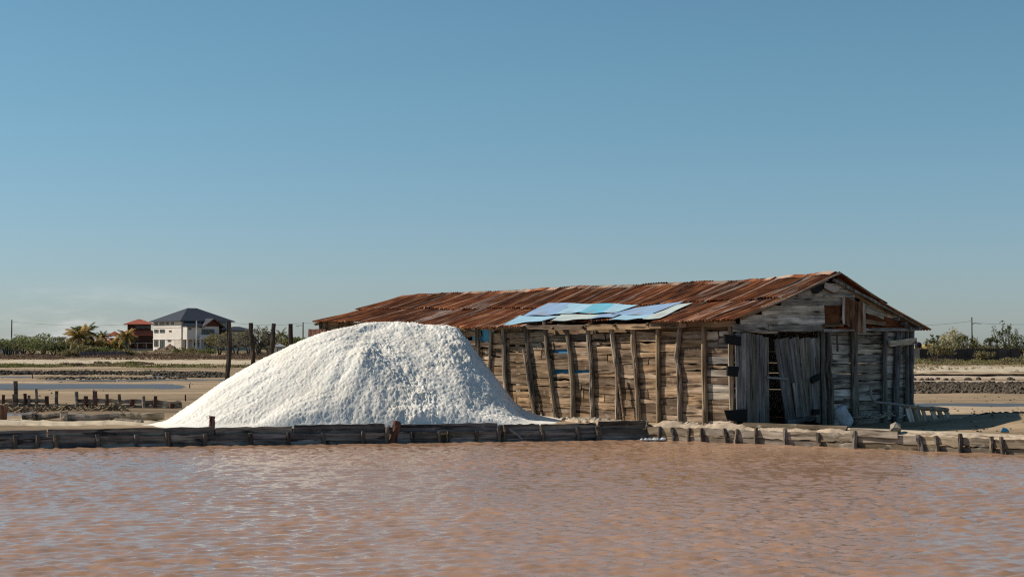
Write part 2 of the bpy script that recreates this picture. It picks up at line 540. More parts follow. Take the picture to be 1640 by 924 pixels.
def ground_z(X, Y):
    """height of the natural ground"""
    d = np.maximum(Y - bank_y(X), 0.0)
    z = 0.03 * fbm(X * 0.35, Y * 0.35, 4, 2) * smooth01(d, 0.3, 2.5)
    rise = np.where(X < 60, 1.1, 0.2)
    rise = 0.2 + 0.9 * (1 - smooth01(X, 20, 90))
    z = z + rise * smooth01(Y, 235, 360)
    for p in PONDS:
        P = pond_quad(p)
        ym = 0.5 * (P[0].y + P[2].y)
        hw = 0.5 * abs(P[2].y - P[0].y)
        xm = X / np.maximum(Y, 1) * ym
        x0, x1 = P[0].x / P[0].y * ym, P[1].x / P[1].y * ym
        fy = np.clip((hw * 1.06 - np.abs(Y - ym) + 0.12 * hw * fbm(X * 3 / hw, Y * 0, 2, 8)) / (0.18 * hw), 0, 1)
        fx = np.clip(np.minimum(xm - x0, x1 - xm) / 1.2, 0, 1)
        z = z - 0.1 * fx * fy
    # low mound right of the shed
    z = z + 0.20 * np.exp(-((X - 13.2) / 1.7) ** 2 - ((Y - 45.2) / 1.5) ** 2)
    z = z - 0.17 * smooth01(X, 6.5, 9.5) * (1 - smooth01(X, 12.0, 14.5)) * smooth01(d, 1.2, 3.2) * (1 - smooth01(Y, 49, 53))
    # heap of pale spoil at the right edge
    z = z + 0.22 * np.exp(-((X - 14.6) / 0.8) ** 2 - ((Y - 42.2) / 0.8) ** 2)
    return z


def build_ground():
    t = np.linspace(-1, 1, 241)
    x0 = 26 * (0.55 * t + 0.45 * t ** 3)
    ds = [0.0]
    step = 0.12
    while ds[-1] < 5200:
        step = min(step * 1.022, 400) if ds[-1] < 220 else step * 1.12
        ds.append(ds[-1] + step)
    ds = np.array(ds)
    rows = []
    xs_far = x0 * 40
    rows.append(np.stack([x0 * 8, np.full_like(x0, -80), np.full_like(x0, -1.2)], 1))
    rows.append(np.stack([x0, bank_y(x0) + 0.18, np.full_like(x0, -1.2)], 1))
    for d in ds:
        k = 1 + d / 42.0
        X = x0 * k
        Y = bank_y(x0) + 0.18 + d
        if d > 0:
            # straighten the rows towards the distance
            f = float(np.clip(d / 30.0, 0, 1))
            Y = (bank_y(x0) * (1 - f) + 40.0 * f) + 0.18 + d
        Z = ground_z(X, Y)
        rows.append(np.stack([X, Y, Z], 1))
    V = np.concatenate(rows)
    nx, ny = len(x0), len(rows)
    idx = np.arange(nx * ny).reshape(ny, nx)
    F = np.stack([idx[:-1, :-1].ravel(), idx[:-1, 1:].ravel(), idx[1:, 1:].ravel(), idx[1:, :-1].ravel()], 1)
    o = mesh('ground', V.tolist(), F.tolist(), M_ground, smooth=True)
    tag(o, 'flat tan mud and sand of the salt pans reaching to the horizon', kind='structure')


build_ground()


def gz(x, y):
    return float(ground_z(np.array([x]), np.array([y]))[0])


for p in PONDS:
    P = pond_quad(p)
    o = mesh('pond', P, [(0, 1, 2, 3)], M_pond if p[4] == 'pond' else M_pondb)
    tag(o, p[5], kind='structure')


def strip(name, px0, px1, yn, yf, mat, label, z=0.0, h=0.05, seed=1, n=60, dy=0.0):
    """low raised sheet of other soil following the ground, thickness h, ragged edges"""
    vs, fs = [], []
    for i in range(n + 1):
        px = px0 + (px1 - px0) * i / n
        w = 1.0 - abs(2 * i / n - 1) ** 8
        e1 = float(fbm(i * 0.37, 0.5, 3, seed)) * 0.3
        e2 = float(fbm(i * 0.41, 7.5, 3, seed)) * 0.3
        ym = 0.5 * (yn + yf)
        a = G(px, dy * i / n + ym + (yn - ym) * w * (1 + e1), z)
        c = G(px, dy * i / n + ym + (yf - ym) * w * (1 + e2), z)
        m = (a + c) / 2
        za, zm, zc = gz(a.x, a.y) - 0.05, gz(m.x, m.y) + h, gz(c.x, c.y) - 0.05
        vs += [(a.x, a.y, za), (a.x * .7 + m.x * .3, a.y * .7 + m.y * .3, zm), (c.x * .7 + m.x * .3, c.y * .7 + m.y * .3, zm), (c.x, c.y, zc)]
    for i in range(n):
        for k in range(3):
            fs.append((i * 4 + k, (i + 1) * 4 + k, (i + 1) * 4 + k + 1, i * 4 + k + 1))
    o = mesh(name, vs, fs, mat, smooth=True)
    return tag(o, label, kind='structure')


strip('sand_strip', -120, 720, 583.0, 576.5, M_sand, 'pale sand strip along the far scrub on the left', h=0.06, seed=2)
strip('sand_strip', 1380, 1800, 596.5, 586.5, M_sand, 'pale sand strip below the long dark wall on the right', h=0.06, seed=3)
strip('salt_strip', 1380, 1800, 606.0, 603.2, M_crust, 'upper pale salt ledge of the dike right of the shed', h=0.06, seed=4)
strip('salt_strip', 1380, 1800, 614.0, 610.6, M_crust, 'lower pale salt ledge above the dark mud lumps on the right', h=0.06, seed=5)
strip('salt_edge', -60, 100, 612.8, 611.4, M_crust, 'white salt rim on the far edge of the grey brine strip', h=0.03, seed=6)
strip('path', -60, 262, 682.0, 671.5, M_sand, 'pale sandy path behind the dark board wall on the left', h=0.03, seed=7)
strip('path', 905, 1052, 676.6, 670.5, M_crust, 'salt crusted path at the foot of the shed side wall', h=0.03, seed=8)
strip('path', 1190, 1700, 682.5, 679, M_sand, 'trodden pale path along the right board bank', h=0.02, seed=9, dy=20)

# ------------------------------------------------------------------ the shed
HA = Vector((5.69, 41.7, 0))
HANG = math.atan2(0.729, 0.684)
VX = Vector((math.cos(HANG), math.sin(HANG), 0))      # along the gable (local x)
UY = Vector((-math.sin(HANG), math.cos(HANG), 0))     # along the long side (local y)
GW = 9.07                                             # gable width
shed = empty('salt_shed', HA, HANG)
tag(shed, 'long weathered wooden shed with rusty corrugated roof behind the big salt pile', 'shed')


def rr(px, py):
    r = ray(px, py)
    return r / r.y


def side_pt(px, py, x=0.0):
    """shed-local point on the plane local x = x seen at the pixel"""
    r = rr(px, py)
    o = HA + VX * x
    # o + UY*u = t*r (plan)
    u = (o.x - r.x * o.y) / (r.x * UY.y - UY.x)
    Y = o.y + UY.y * u
    return Vector((x, u, CAMZ + r.z * Y))


def gable_pt(px, py, y=0.0):
    r = rr(px, py)
    o = HA + UY * y
    v = (o.x - r.x * o.y) / (r.x * VX.y - VX.x)
    Y = o.y + VX.y * v
    return Vector((v, y, CAMZ + r.z * Y))


def frame(p0, p1, nrm):
    """matrix with x along p0->p1, y about -nrm ... right handed with z across"""
    ex = (p1 - p0).normalized()
    ez = ex.cross(nrm).normalized()
    ey = ez.cross(ex)
    M = Matrix((ex, ey, ez)).transposed().to_4x4()
    M.translation = (p0 + p1) / 2
    return M


def plank_mesh(L, w, t, rag=0.012, n=6, endrag=0.03):
    vs, fs = [], []
    tops = [rng.uniform(-rag, rag) for _ in range(n + 1)]
    bots = [rng.uniform(-rag, rag) for _ in range(n + 1)]
    bow = rng.uniform(-0.006, 0.006)
    for i in range(n + 1):
        x = -L / 2 + L * i / n
        yb = bow * math.sin(math.pi * i / n)
        ext = [rng.uniform(-endrag, endrag) if i in (0, n) else 0 for _ in range(2)]
        zt, zb = w / 2 + tops[i], -w / 2 + bots[i]
        vs += [(x + ext[0], -t / 2 + yb, zb), (x + ext[1], -t / 2 + yb, zt), (x + ext[1], t / 2 + yb, zt), (x + ext[0], t / 2 + yb, zb)]
    for i in range(n):
        for k in range(4):
            a, b_ = i * 4 + k, i * 4 + (k + 1) % 4
            fs.append((a, b_, b_ + 4, a + 4))
    fs += [(3, 2, 1, 0), tuple(n * 4 + k for k in range(4))]
    return vs, fs


def plank(name, p0, p1, w, t, nrm, mat, parent, rag=0.012, n=6, twist=0.0, endrag=0.03):
    vs, fs = plank_mesh((p1 - p0).length, w, t, rag, n, endrag)
    o = mesh(name, vs, fs, mat, parent)
    M = frame(p0, p1, nrm)
    if twist:
        M = M @ Matrix.Rotation(twist, 4, 'X')
    o.matrix_basis = M
    return o


def log(name, pts, r, mat, parent, n=7, jit=0.12, taper=1.0):
    """a wobbly round timber through the points, built in its own frame (z up the timber)"""
    pts = [Vector(p) for p in pts]
    dense = []
    for i in range(len(pts) - 1):
        for k in range(3):
            dense.append(pts[i].lerp(pts[i + 1], k / 3))
    dense.append(pts[-1])
    o0 = dense[0].copy()
    m = MB()
    rad = [r * (1 + (taper - 1) * i / (len(dense) - 1)) * rng.uniform(0.92, 1.08) for i in range(len(dense))]
    m.tube([p - o0 + Vector((rng.uniform(-.008, .008), rng.uniform(-.008, .008), 0)) for p in dense], rad, n, jit)
    o = m.build(name, mat, parent)
    o.location = o0
    return o


# --- roof surface from the photographed silhouettes
V_EAVE, V_RIDGE = -0.38, GW / 2


def prof(pts, v):
    out = []
    for px, py in pts:
        q = side_pt(px, py, v)
        out.append((q.y, q.z))
    out.sort()
    return np.array(out)


RIDGE = prof([(1331, 439), (1290, 443), (1200, 451), (1100, 455), (1000, 460), (950, 460), (880, 465), (830, 468), (760, 470), (700, 473), (645, 476)], V_RIDGE)
EAVE = prof([(1176, 510), (1057, 514), (975, 517), (900, 520), (785, 524), (735, 524), (680, 520), (600, 516), (505, 515)], V_EAVE)
U0 = -0.32
U1R, U1E = RIDGE[-1, 0], EAVE[-1, 0]
print('roof ends', U1R, U1E, 'ridge z', RIDGE[0], RIDGE[-1], 'eave z', EAVE[0], EAVE[-1])
UEND = 0.5 * (U1R + U1E)
GR = gable_pt(1487, 526, U0)
print('right eave', GR)
V_REAR = GR.x
Z_REAR = GR.z


def ridge_z(u):
    return float(np.interp(u, RIDGE[:, 0], RIDGE[:, 1]))


def eave_z(u):
    return float(np.interp(u, EAVE[:, 0], EAVE[:, 1]))


def roofpt(u, w, rear=False):
    zr = ridge_z(u)
    if not rear:
        ze, v0 = eave_z(u), V_EAVE
    else:
        ze, v0 = Z_REAR - 0.012 * u, V_REAR
    x = v0 + (V_RIDGE - v0) * w
    z = ze + (zr - ze) * w - 0.05 * math.sin(math.pi * min(max(w, 0), 1))
    # skew the far end so that both roof corners fall where the photograph has them
    k = max(0.0, min(1.0, u / UEND))
    uu = u + ((U1E - UEND) * (1 - min(w, 1)) + (U1R - UEND) * min(w, 1)) * k if not rear else u
    return Vector((x, uu, z))


def roof_from_px(px, py):
    lo, hi = 0.0, 1.05
    for _ in range(40):
        mid = (lo + hi) / 2
        v = V_EAVE + (V_RIDGE - V_EAVE) * mid
        q = side_pt(px, py, v)
        z = roofpt(q.y, mid).z
        if q.z > z:
            lo = mid
        else:
            hi = mid
    v = V_EAVE + (V_RIDGE - V_EAVE) * lo
    q = side_pt(px, py, v)
    return Vector((v, q.y, roofpt(q.y, lo).z))


def corrugated(name, u0, u1, w0, w1, mat, parent, rear=False, lift=0.0, pitch=0.098, amp=0.019, tilt=0.0, curl=0.0, skew=0.0, dent=0.012):
    """one corrugated sheet laid on the roof; local x runs down the slope"""
    nu = max(6, int(round((u1 - u0) / pitch * 6)))
    nw = 6
    o0 = roofpt((u0 + u1) / 2, (w0 + w1) / 2, rear)
    top, bot = roofpt((u0 + u1) / 2, w1, rear), roofpt((u0 + u1) / 2, w0, rear)
    ex = (bot - top).normalized()
    ey = Vector((0, 1, 0))
    ez = ex.cross(ey).normalized()
    if ez.z < 0:
        ez = -ez
        ey = ez.cross(ex)
    M = Matrix((ex, ey, ez)).transposed().to_4x4()
    M.translation = o0
    Mi = M.inverted()
    vs, fs = [], []
    ph = rng.uniform(0, 6)
    r1, r2 = rng.uniform(0, 50), rng.uniform(0, 50)
    for layer in (0, 1):
        for j in range(nw + 1):
            w = w0 + (w1 - w0) * j / nw
            for i in range(nu + 1):
                u = u0 + (u1 - u0) * i / nu
                a = (u - u0) / pitch * 2 * math.pi + ph
                p = roofpt(u + skew * (j / nw - 0.5), w, rear)
                p = p + ez * (amp * math.sin(a) + lift + tilt * (i / nu - .5) + curl * (1 - j / nw) ** 3 * math.sin(i / nu * 3 + ph)
                              + dent * math.sin(i / nu * 4 + r1) * math.sin(j * 0.9 + r2) - 0.006 * layer)
                p = p + ex * (0.01 * math.sin(i * 1.7 + r2)) * (1 if j in (0, nw) else 0)
                vs.append(Mi @ p)
    q = (nu + 1) * (nw + 1)
    for j in range(nw):
        for i in range(nu):
            a = j * (nu + 1) + i
            fs.append((a, a + 1, a + nu + 2, a + nu + 1))
            fs.append((q + a + nu + 1, q + a + nu + 2, q + a + 1, q + a))
    for i in range(nu):
        fs.append((i, q + i, q + i + 1, i + 1))
        a = nw * (nu + 1) + i
        fs.append((a + 1, q + a + 1, q + a, a))
    for j in range(nw):
        a, c = j * (nu + 1), (j + 1) * (nu + 1)
        fs.append((a, c, q + c, q + a))
        a, c = a + nu, c + nu
        fs.append((c, a, q + a, q + c))
    o = mesh(name, vs, fs, mat, parent, smooth=True)
    o.matrix_basis = M
    return o


UC0, UC1 = side_pt(1050, 515, V_EAVE).y, side_pt(835, 520, V_EAVE).y


def roof_cover():
    for rear in (False, True):
        u = U0
        k = 0
        while u < UEND - 0.2:
            wd = rng.uniform(0.78, 0.95)
            u1 = min(u + wd, UEND + 0.1)
            if UEND - u1 < 0.35:
                u1 = UEND + rng.uniform(0.0, 0.1)
            split = rng.uniform(0.46, 0.54)
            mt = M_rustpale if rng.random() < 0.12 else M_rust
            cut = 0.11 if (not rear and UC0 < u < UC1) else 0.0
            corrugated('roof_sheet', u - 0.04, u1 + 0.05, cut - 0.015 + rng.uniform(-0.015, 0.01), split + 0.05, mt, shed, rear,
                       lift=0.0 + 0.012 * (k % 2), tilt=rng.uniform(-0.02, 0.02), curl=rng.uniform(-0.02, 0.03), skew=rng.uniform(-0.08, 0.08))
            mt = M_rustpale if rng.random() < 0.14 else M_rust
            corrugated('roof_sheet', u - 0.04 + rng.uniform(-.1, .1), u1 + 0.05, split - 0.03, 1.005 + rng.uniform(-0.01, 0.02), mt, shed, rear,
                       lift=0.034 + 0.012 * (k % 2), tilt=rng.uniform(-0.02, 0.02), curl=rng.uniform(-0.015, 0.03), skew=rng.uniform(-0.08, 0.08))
            u = u1
            k += 1


roof_cover()

# ridge caps: bent strips of old sheet, some pale, some lifted
u = U0 + 0.1
while u < UEND - 0.5:
    L = rng.uniform(1.2, 2.2)
    u1 = min(u + L, UEND)
    vs, fs = [], []
    up = rng.uniform(0.03, 0.065)
    o0 = roofpt((u + u1) / 2, 1.0)
    for i in range(9):
        uu = u + (u1 - u) * i / 8
        zz = up + 0.018 * math.sin(i * 1.3 + u)
        for lay in (0.0, -0.012):
            for dx, dz in ((-0.28, -0.075), (-0.02, 0.015), (0.28, -0.085)):
                vs.append(roofpt(uu, 1.0) + Vector((dx, 0, zz + dz + lay)) - o0)
    for i in range(8):
        a, c = i * 6, i * 6 + 6
        fs += [(a, a + 1, c + 1, c), (a + 1, a + 2, c + 2, c + 1), (a + 3, c + 3, c + 4, a + 4), (a + 4, c + 4, c + 5, a + 5), (a, c, c + 3, a + 3), (a + 2, a + 5, c + 5, c + 2)]
    o = mesh('ridge_cap', vs, fs, rng.choice([M_rust, M_rustpale, M_rust]), shed)
    o.location = o0
    u = u1 - rng.uniform(-0.25, 0.12)
# loose poles on the ridge
for (a, c) in (((1083, 471), (1110, 453)), ((1190, 455), (1213, 449)), ((1218, 451), (1245, 449))):
    p0, p1 = roof_from_px(*a) if a[1] > 460 else side_pt(a[0], a[1], V_RIDGE), side_pt(c[0], c[1], V_RIDGE)
    log('pole', [p0 + Vector((0, 0, 0.06)), p1 + Vector((0, 0, 0.03))], 0.035, M_darkpost, shed)

# painted sheets nailed over the front slope
PAINTED = [
    (M_peri, [(838, 509), (893, 506), (916, 489), (879, 488)], 0.075),
    (M_paleb, [(891, 507), (930, 504), (953, 490), (914, 489)], 0.085),
    (M_cyan, [(929, 505), (966, 504), (988, 490), (951, 489)], 0.075),
    (M_paleb, [(964, 504), (988, 504), (1023, 492), (986, 490)], 0.09),
    (M_paleb, [(806, 523), (868, 517), (902, 509), (833, 509)], 0.05),
    (M_white, [(884, 517), (946, 513), (968, 506), (900, 507)], 0.055),
    (M_peri, [(946, 514), (982, 511), (1000, 505), (962, 506)], 0.06),
    (M_peri, [(978, 508), (1040, 507), (1096, 486), (1020, 497)], 0.09),
    (M_paleb, [(975, 515), (1034, 514), (1064, 505), (1000, 507)], 0.06),
    (M_white, [(1030, 515), (1057, 514), (1110, 488), (1086, 490)], 0.075),
]
for mt, quad, lift in PAINTED:
    P = [roof_from_px(*q) for q in quad]
    ctr = sum(P, Vector()) / 4
    nz = (P[1] - P[0]).cross(P[3] - P[0]).normalized()
    if nz.z < 0:
        nz = -nz
    vs, fs = [], []
    a1, a2 = rng.uniform(0, 6), rng.uniform(0, 6)
    nn = 10
    for lay in (0, 1):
        for j in range(nn + 1):
            for i in range(nn + 1):
                s, t = i / nn, j / nn
                p = P[0] * (1 - s) * (1 - t) + P[1] * s * (1 - t) + P[2] * s * t + P[3] * (1 - s) * t
                h = 0.055 + (lift - .05) * .35 + 0.012 * math.sin(p.y * 3.1 + p.x) + 0.012 * math.sin(p.y * 7.3 + p.x * 2.0) * (1 - t) ** 2
                vs.append(p + nz * (h - 0.008 * lay) - ctr)
    q = (nn + 1) ** 2
    for j in range(nn):
        for i in range(nn):
            a = j * (nn + 1) + i
            fs.append((a, a + 1, a + nn + 2, a + nn + 1))
            fs.append((q + a + nn + 1, q + a + nn + 2, q + a + 1, q + a))
    o = mesh('painted_sheet', vs, fs, mt, shed, smooth=True)
    o.location = ctr

# --- long side wall -----------------------------------------------------------
SIDE_POSTS = [  # photo polylines from the top down
    ([(764, 522), (765, 580), (768, 660)], .075), ([(787, 524), (783, 600), (786, 668)], .06), ([(806, 523), (808, 600), (812, 640), (822, 668)], .085), ([(842, 524), (850, 600), (856, 671)], .07),
    ([(872, 516), (876, 560), (882, 600), (891, 668)], .075), ([(907, 524), (912, 560), (917, 610), (918, 671)], .09),
    ([(941, 523), (948, 590), (947, 630), (951, 672)], .085), ([(979, 525), (984, 560), (989, 590), (990, 673)], .095),
    ([(1013, 525), (1015, 560), (1019, 590), (1023, 674)], .085), ([(1054, 520), (1054, 600), (1055, 677)], .08),
    ([(1090, 520), (1083, 572), (1088, 600), (1089, 678)], .085), ([(1127, 520), (1128, 600), (1130, 680)], .085),
    ([(1170, 519), (1171, 600), (1173, 682)], .09)]
bay_u = []
for pts, r in SIDE_POSTS:
    L = [side_pt(px, py, -0.075) for px, py in pts]
    L[0].z += 0.02
    L[-1].z = -0.08
    log('post', L[::-1], r * .88, M_post, shed, taper=0.85)
    bay_u.append(sum(p.y for p in L) / len(L))
log('post', [side_pt(857, 671, -0.2), side_pt(846, 610, -0.16), side_pt(838, 558, -0.15)], 0.045, M_post, shed, taper=0.7)
log('lath', [side_pt(1000, 674, -0.24), side_pt(990, 600, -0.17)], 0.03, M_beam, shed)
# far posts, hidden by the salt except at the open end
u = bay_u[0]
far_us = []
uu = u + 1.15
while uu < UEND - 0.9:
    far_us.append(uu)
    log('post', [Vector((-0.11, uu + 0.05, -0.08)), Vector((-0.10, uu, eave_z(uu) - 0.1))], 0.085, M_post, shed)
    uu += 1.15
for px, r in ((513, 0.06), (521, 0.09), (544, .08)):
    q = side_pt(px, 522, -0.1)
    log('post', [Vector((-0.1, q.y + 0.05, -0.08)), Vector((-0.1, q.y, eave_z(q.y) - 0.06))], r, M_post, shed)
uend_post = side_pt(513, 522, -0.1).y
# far box of boards at the open end
b0, b1 = side_pt(495, 533, -0.35), side_pt(522, 533, -0.35)
plank('plank', b0, b1, 0.24, 0.05, Vector((-1, 0, 0)), M_redpost, shed)
plank('plank', b0 + Vector((0.5, 0, 0.02)), b1 + Vector((0.5, 0, 0.02)), 0.24, 0.05, Vector((-1, 0, 0)), M_redpost, shed)
b0, b1 = side_pt(520, 524, -0.02), side_pt(545, 524, -0.02)
plank('plank', b0, b1, 0.13, 0.05, Vector((-1, 0, 0)), M_side, shed)

# wall planks, bay by bay
bays = sorted(bay_u + [-0.02])
bays = bays + far_us
GAPS = {}   # bay index -> list of (z, h) left open with blue sheet behind
for px, py, h in ((893, 562, 0.09), (903, 594, 0.06), (932, 594, 0.06), (772, 536, 0.36)):
    q = side_pt(px, py, 0.0)
    for i in range(len(bays) - 1):
        if bays[i] <= q.y < bays[i + 1]:
            GAPS.setdefault(i, []).append((q.z, h, q.y))
for i in range(len(bays) - 1):
    a, c = bays[i], bays[i + 1]
    if c - a < 0.2:
        continue
    ztop = 2.42 if c < 9.5 else 2.5
    z = -0.03 + rng.uniform(0, 0.03)
    while z < ztop - 0.08:
        h = rng.choice([0.12, 0.17, 0.21, 0.25, 0.29])
        h = min(h, ztop - z)
        skip = False
        for gz_, gh, gu in GAPS.get(i, []):
            if z < gz_ + gh / 2 and z + h > gz_ - gh / 2:
                if gz_ - gh / 2 - z > 0.06:
                    h = gz_ - gh / 2 - z
                else:
                    skip = True
                    h = gz_ + gh / 2 - z
        if skip:
            z += h
            continue
        e0, e1 = rng.uniform(0.0, 0.12), rng.uniform(0.0, 0.12)
        x = rng.uniform(-0.02, 0.012)
        d = rng.uniform(-0.015, 0.015)
        mt = M_side if c > 1.0 or rng.random() < 0.45 else M_gable
        if z < 0.25 or rng.random() < .88:
            if rng.random() < 0.16 and h > .15:      # two short boards that meet in the bay
                mu = rng.uniform(0.35, 0.65) * (c - a) + a
                plank('plank', Vector((x, c + e1, z + h / 2 + d)), Vector((x, mu + .01, z + h / 2)), h - rng.uniform(.004, .018), 0.03, Vector((-1, 0, 0)), mt, shed, n=4)
                plank('plank', Vector((x + .012, mu - .01, z + h / 2)), Vector((x, a - e0, z + h / 2 - d)), h - rng.uniform(.004, .022), 0.03, Vector((-1, 0, 0)), mt, shed, n=4)
            else:
                plank('plank', Vector((x, c + e1, z + h / 2 + d)), Vector((x, a - e0, z + h / 2 - d)), h - rng.choice([.004, .012, .022, .035]), 0.03, Vector((-1, 0, 0)), mt, shed,
                      twist=rng.uniform(-0.035, 0.035), rag=.010)
        else:
            plank('plank', Vector((x, c + e1, z + h / 2 + d)), Vector((x, a - e0, z + h / 2 - d * 2)), h * rng.uniform(0.6, 0.8), 0.03, Vector((-1, 0, 0)), mt, shed, rag=0.022)
        z += h
for px0, px1, py, h in ((884, 908, 562, .3), (893, 910, 594, .25), (925, 940, 594, .25), (763, 786, 536, .6)):
    p0, p1 = side_pt(px0 - 6, py, 0.05), side_pt(px1 + 6, py, 0.05)
    plank('blue_sheet', p0, p1, h, 0.012, Vector((-1, 0, 0)), M_plastic, shed, n=5)

# wall plates along the side: three pieces of timber
for (a, c, w, x) in (((784, 524), (939, 524), .12, -.18), ((938, 524.5), (1060, 522), .15, -.16), ((1050, 518), (1177, 518), .17, -.15), ((1040, 523), (1100, 521.5), .09, -.22)):
    p0, p1 = side_pt(a[0], a[1], x), side_pt(c[0], c[1], x)
    plank('wall_plate', p0, p1, w, 0.11, Vector((-1, 0, 0)), M_beam, shed, n=8, rag=.012)
p0, p1 = side_pt(786, 524, 0.02), side_pt(515, 519, 0.02)
plank('wall_plate', p0, p1, .16, 0.12, Vector((-1, 0, 0)), M_beam, shed, n=8)
# rafter ends under the eave and the rafters themselves
for k in range(15):
    uu = 0.35 + k * (UEND - 0.8) / 14
    z0 = eave_z(uu) - 0.085
    zr = ridge_z(uu) - 0.1
    log('rafter', [Vector((-0.3, uu, z0)), Vector((GW / 2, uu, zr - 0.05))], 0.045, M_beam, shed, n=6)
    log('rafter', [Vector((GW / 2, uu + .1, zr - 0.05)), Vector((V_REAR - 0.1, uu, Z_REAR - 0.012 * uu - 0.1))], 0.045, M_postg, shed, n=6)
# strip of boards between plate and eave (set back)
for k in range(6):
    u_a, u_b = 0.2 + k * 2.3, 0.2 + (k + 1) * 2.3
    zz = 0.5 * (eave_z(u_a) + eave_z(u_b)) - 0.16
    plank('plank', Vector((0.14, u_b, zz)), Vector((0.14, u_a, zz)), 0.2, 0.025, Vector((-1, 0, 0)), M_side, shed)

# --- gable wall facing right --------------------------------------------------
NG = Vector((0, -1, 0))
for pts, r in (([(1318, 528), (1317, 590), (1320, 640), (1319, 681)], .085), ([(1326, 529), (1328, 575), (1326, 590), (1331, 620), (1331, 681)], .095),
               ([(1366, 520), (1369, 600), (1370, 680)], .11), ([(1418, 527), (1417, 600), (1416, 677)], .085),
               ([(1439, 528), (1436, 600), (1434, 674)], .1), ([(1452, 527), (1453, 600), (1453, 672)], .07), ([(1460, 527), (1459, 600), (1457, 672)], .1)):
    L = [gable_pt(px, py, -0.12) for px, py in pts]
    L[-1].z = -0.3
    log('post', L[::-1], r, M_postg, shed, taper=0.9)
p0, p1 = gable_pt(1340, 534, -0.12), gable_pt(1342, 563, -0.12)
log('lath', [p1, p0], 0.03, M_postg, shed)
p0, p1 = gable_pt(1424, 550, -0.26), gable_pt(1467, 546, -0.26)
plank('plank', p0, p1, 0.17, 0.05, NG, M_gable, shed)

x_in = [gable_pt(px, 600, 0).x for px in (1313, 1370, 1418, 1461)]
x_in[-1] = GW + 0.02
for i in range(3):
    a, c = x_in[i], x_in[i + 1]
    z = -0.24
    ztop = 2.46
    while z < ztop - 0.06:
        h = min(rng.choice([0.15, 0.18, 0.21, 0.24, 0.27]), ztop - z)
        y = rng.uniform(-0.015, 0.015)
        plank('plank', Vector((a - rng.uniform(0, .1), y, z + h / 2)), Vector((c + rng.uniform(0, .08), y, z + h / 2 + rng.uniform(-.012, .012))),
              h - rng.choice([.006, .012, .02, .034]), 0.03, NG, M_gable, shed, twist=rng.uniform(-.03, .03))
        z += h
# door lintel
p0, p1 = gable_pt(1176, 527, 0.22), gable_pt(1320, 529, 0.22)
plank('lintel', p0, p1, .14, 0.12, NG, M_postg, shed, n=8, rag=.02)
p0, p1 = gable_pt(1318, 529, -0.2), gable_pt(1464, 527, -0.2)
plank('lintel', p0, p1, .09, 0.06, NG, M_gable, shed, n=8, rag=.02)
p0, p1 = gable_pt(1195, 528, -0.14), gable_pt(1245, 532, -0.14)
plank('plank', p0, p1, .1, 0.04, NG, M_gable, shed, n=6, rag=.02)


# boards of the gable triangle, clipped by the rake
def rake_px(px):
    return float(np.interp(px, [1140, 1176, 1210, 1240, 1270, 1300, 1331, 1370, 1400, 1440, 1487], [514, 508, 494, 480, 466, 452, 441, 461, 477, 500, 526]))


rows = [531, 519.5, 504, 489, 475, 463, 454]
for k in range(len(rows) - 1):
    yb, yt = rows[k], rows[k + 1]
    ym = (yb + yt) / 2
    xl = 1177
    for px in range(1177, 1332):
        if rake_px(px) + 3 < yt + 2:
            xl = px - 3
            break
    xr = 1320 if k < 3 else 1368
    if k == 5:
        xr = 1352
    joins = [xl] + ([rng.uniform(xl + 45, xr - 30)] if xr - xl > 100 and k in (0, 1) else []) + [xr]
    for a, c in zip(joins[:-1], joins[1:]):
        p0, p1 = gable_pt(a, ym + rng.uniform(-.4, .4), -0.17 + rng.uniform(-.012, .012)), gable_pt(c - .5, ym + rng.uniform(-.4, .4), -0.17)
        w = (yb - yt) / PPM(HA.y + 0.5 * (p0.x + p1.x) * VX.y)
        plank('plank', p0, p1, w * rng.uniform(.96, 1.0), 0.03, NG, M_gable, shed, n=8, rag=.012)
# ragged brown boards right of the hatch, lying along the rake
for (a, c, w, mt) in (((1366, 467), (1432, 503), .17, M_side), ((1378, 482), (1462, 520), .19, M_side), ((1386, 494), (1440, 511), .26, M_gable), ((1384, 506), (1448, 521), .2, M_rustdark),
                      ((1384, 515), (1462, 522), .13, M_side), ((1345, 462), (1395, 481), .14, M_gable), ((1388, 487), (1428, 503), .2, M_gable), ((1340, 447), (1400, 477), .1, M_side)):
    p0, p1 = gable_pt(a[0], a[1], -0.1 + rng.uniform(-.03, .03)), gable_pt(c[0], c[1], -0.1 + rng.uniform(-.03, .03))
    plank('plank', p0, p1, w, 0.03, NG, mt, shed, n=8, rag=.025)
# barge timbers under the two rakes
for a, c in (((1188, 508), (1326, 446)), ((1334, 446), (1478, 523))):
    p0, p1 = gable_pt(a[0], a[1], -0.24), gable_pt(c[0], c[1], -0.24)
    plank('barge_board', p0 - Vector((0, 0, .02)), p1 - Vector((0, 0, .02)), 0.09, 0.05, NG, M_beam if a[0] < 1300 else M_postg, shed, n=10, rag=.012)
# purlin ends
for px, py in ((1460, 526), (1474, 526), (1452, 518), (1440, 511)):
    p = gable_pt(px, py, -0.3)
    log('purlin', [p, p + Vector((0, 1.2, 0))], 0.05, M_postg, shed, n=6)

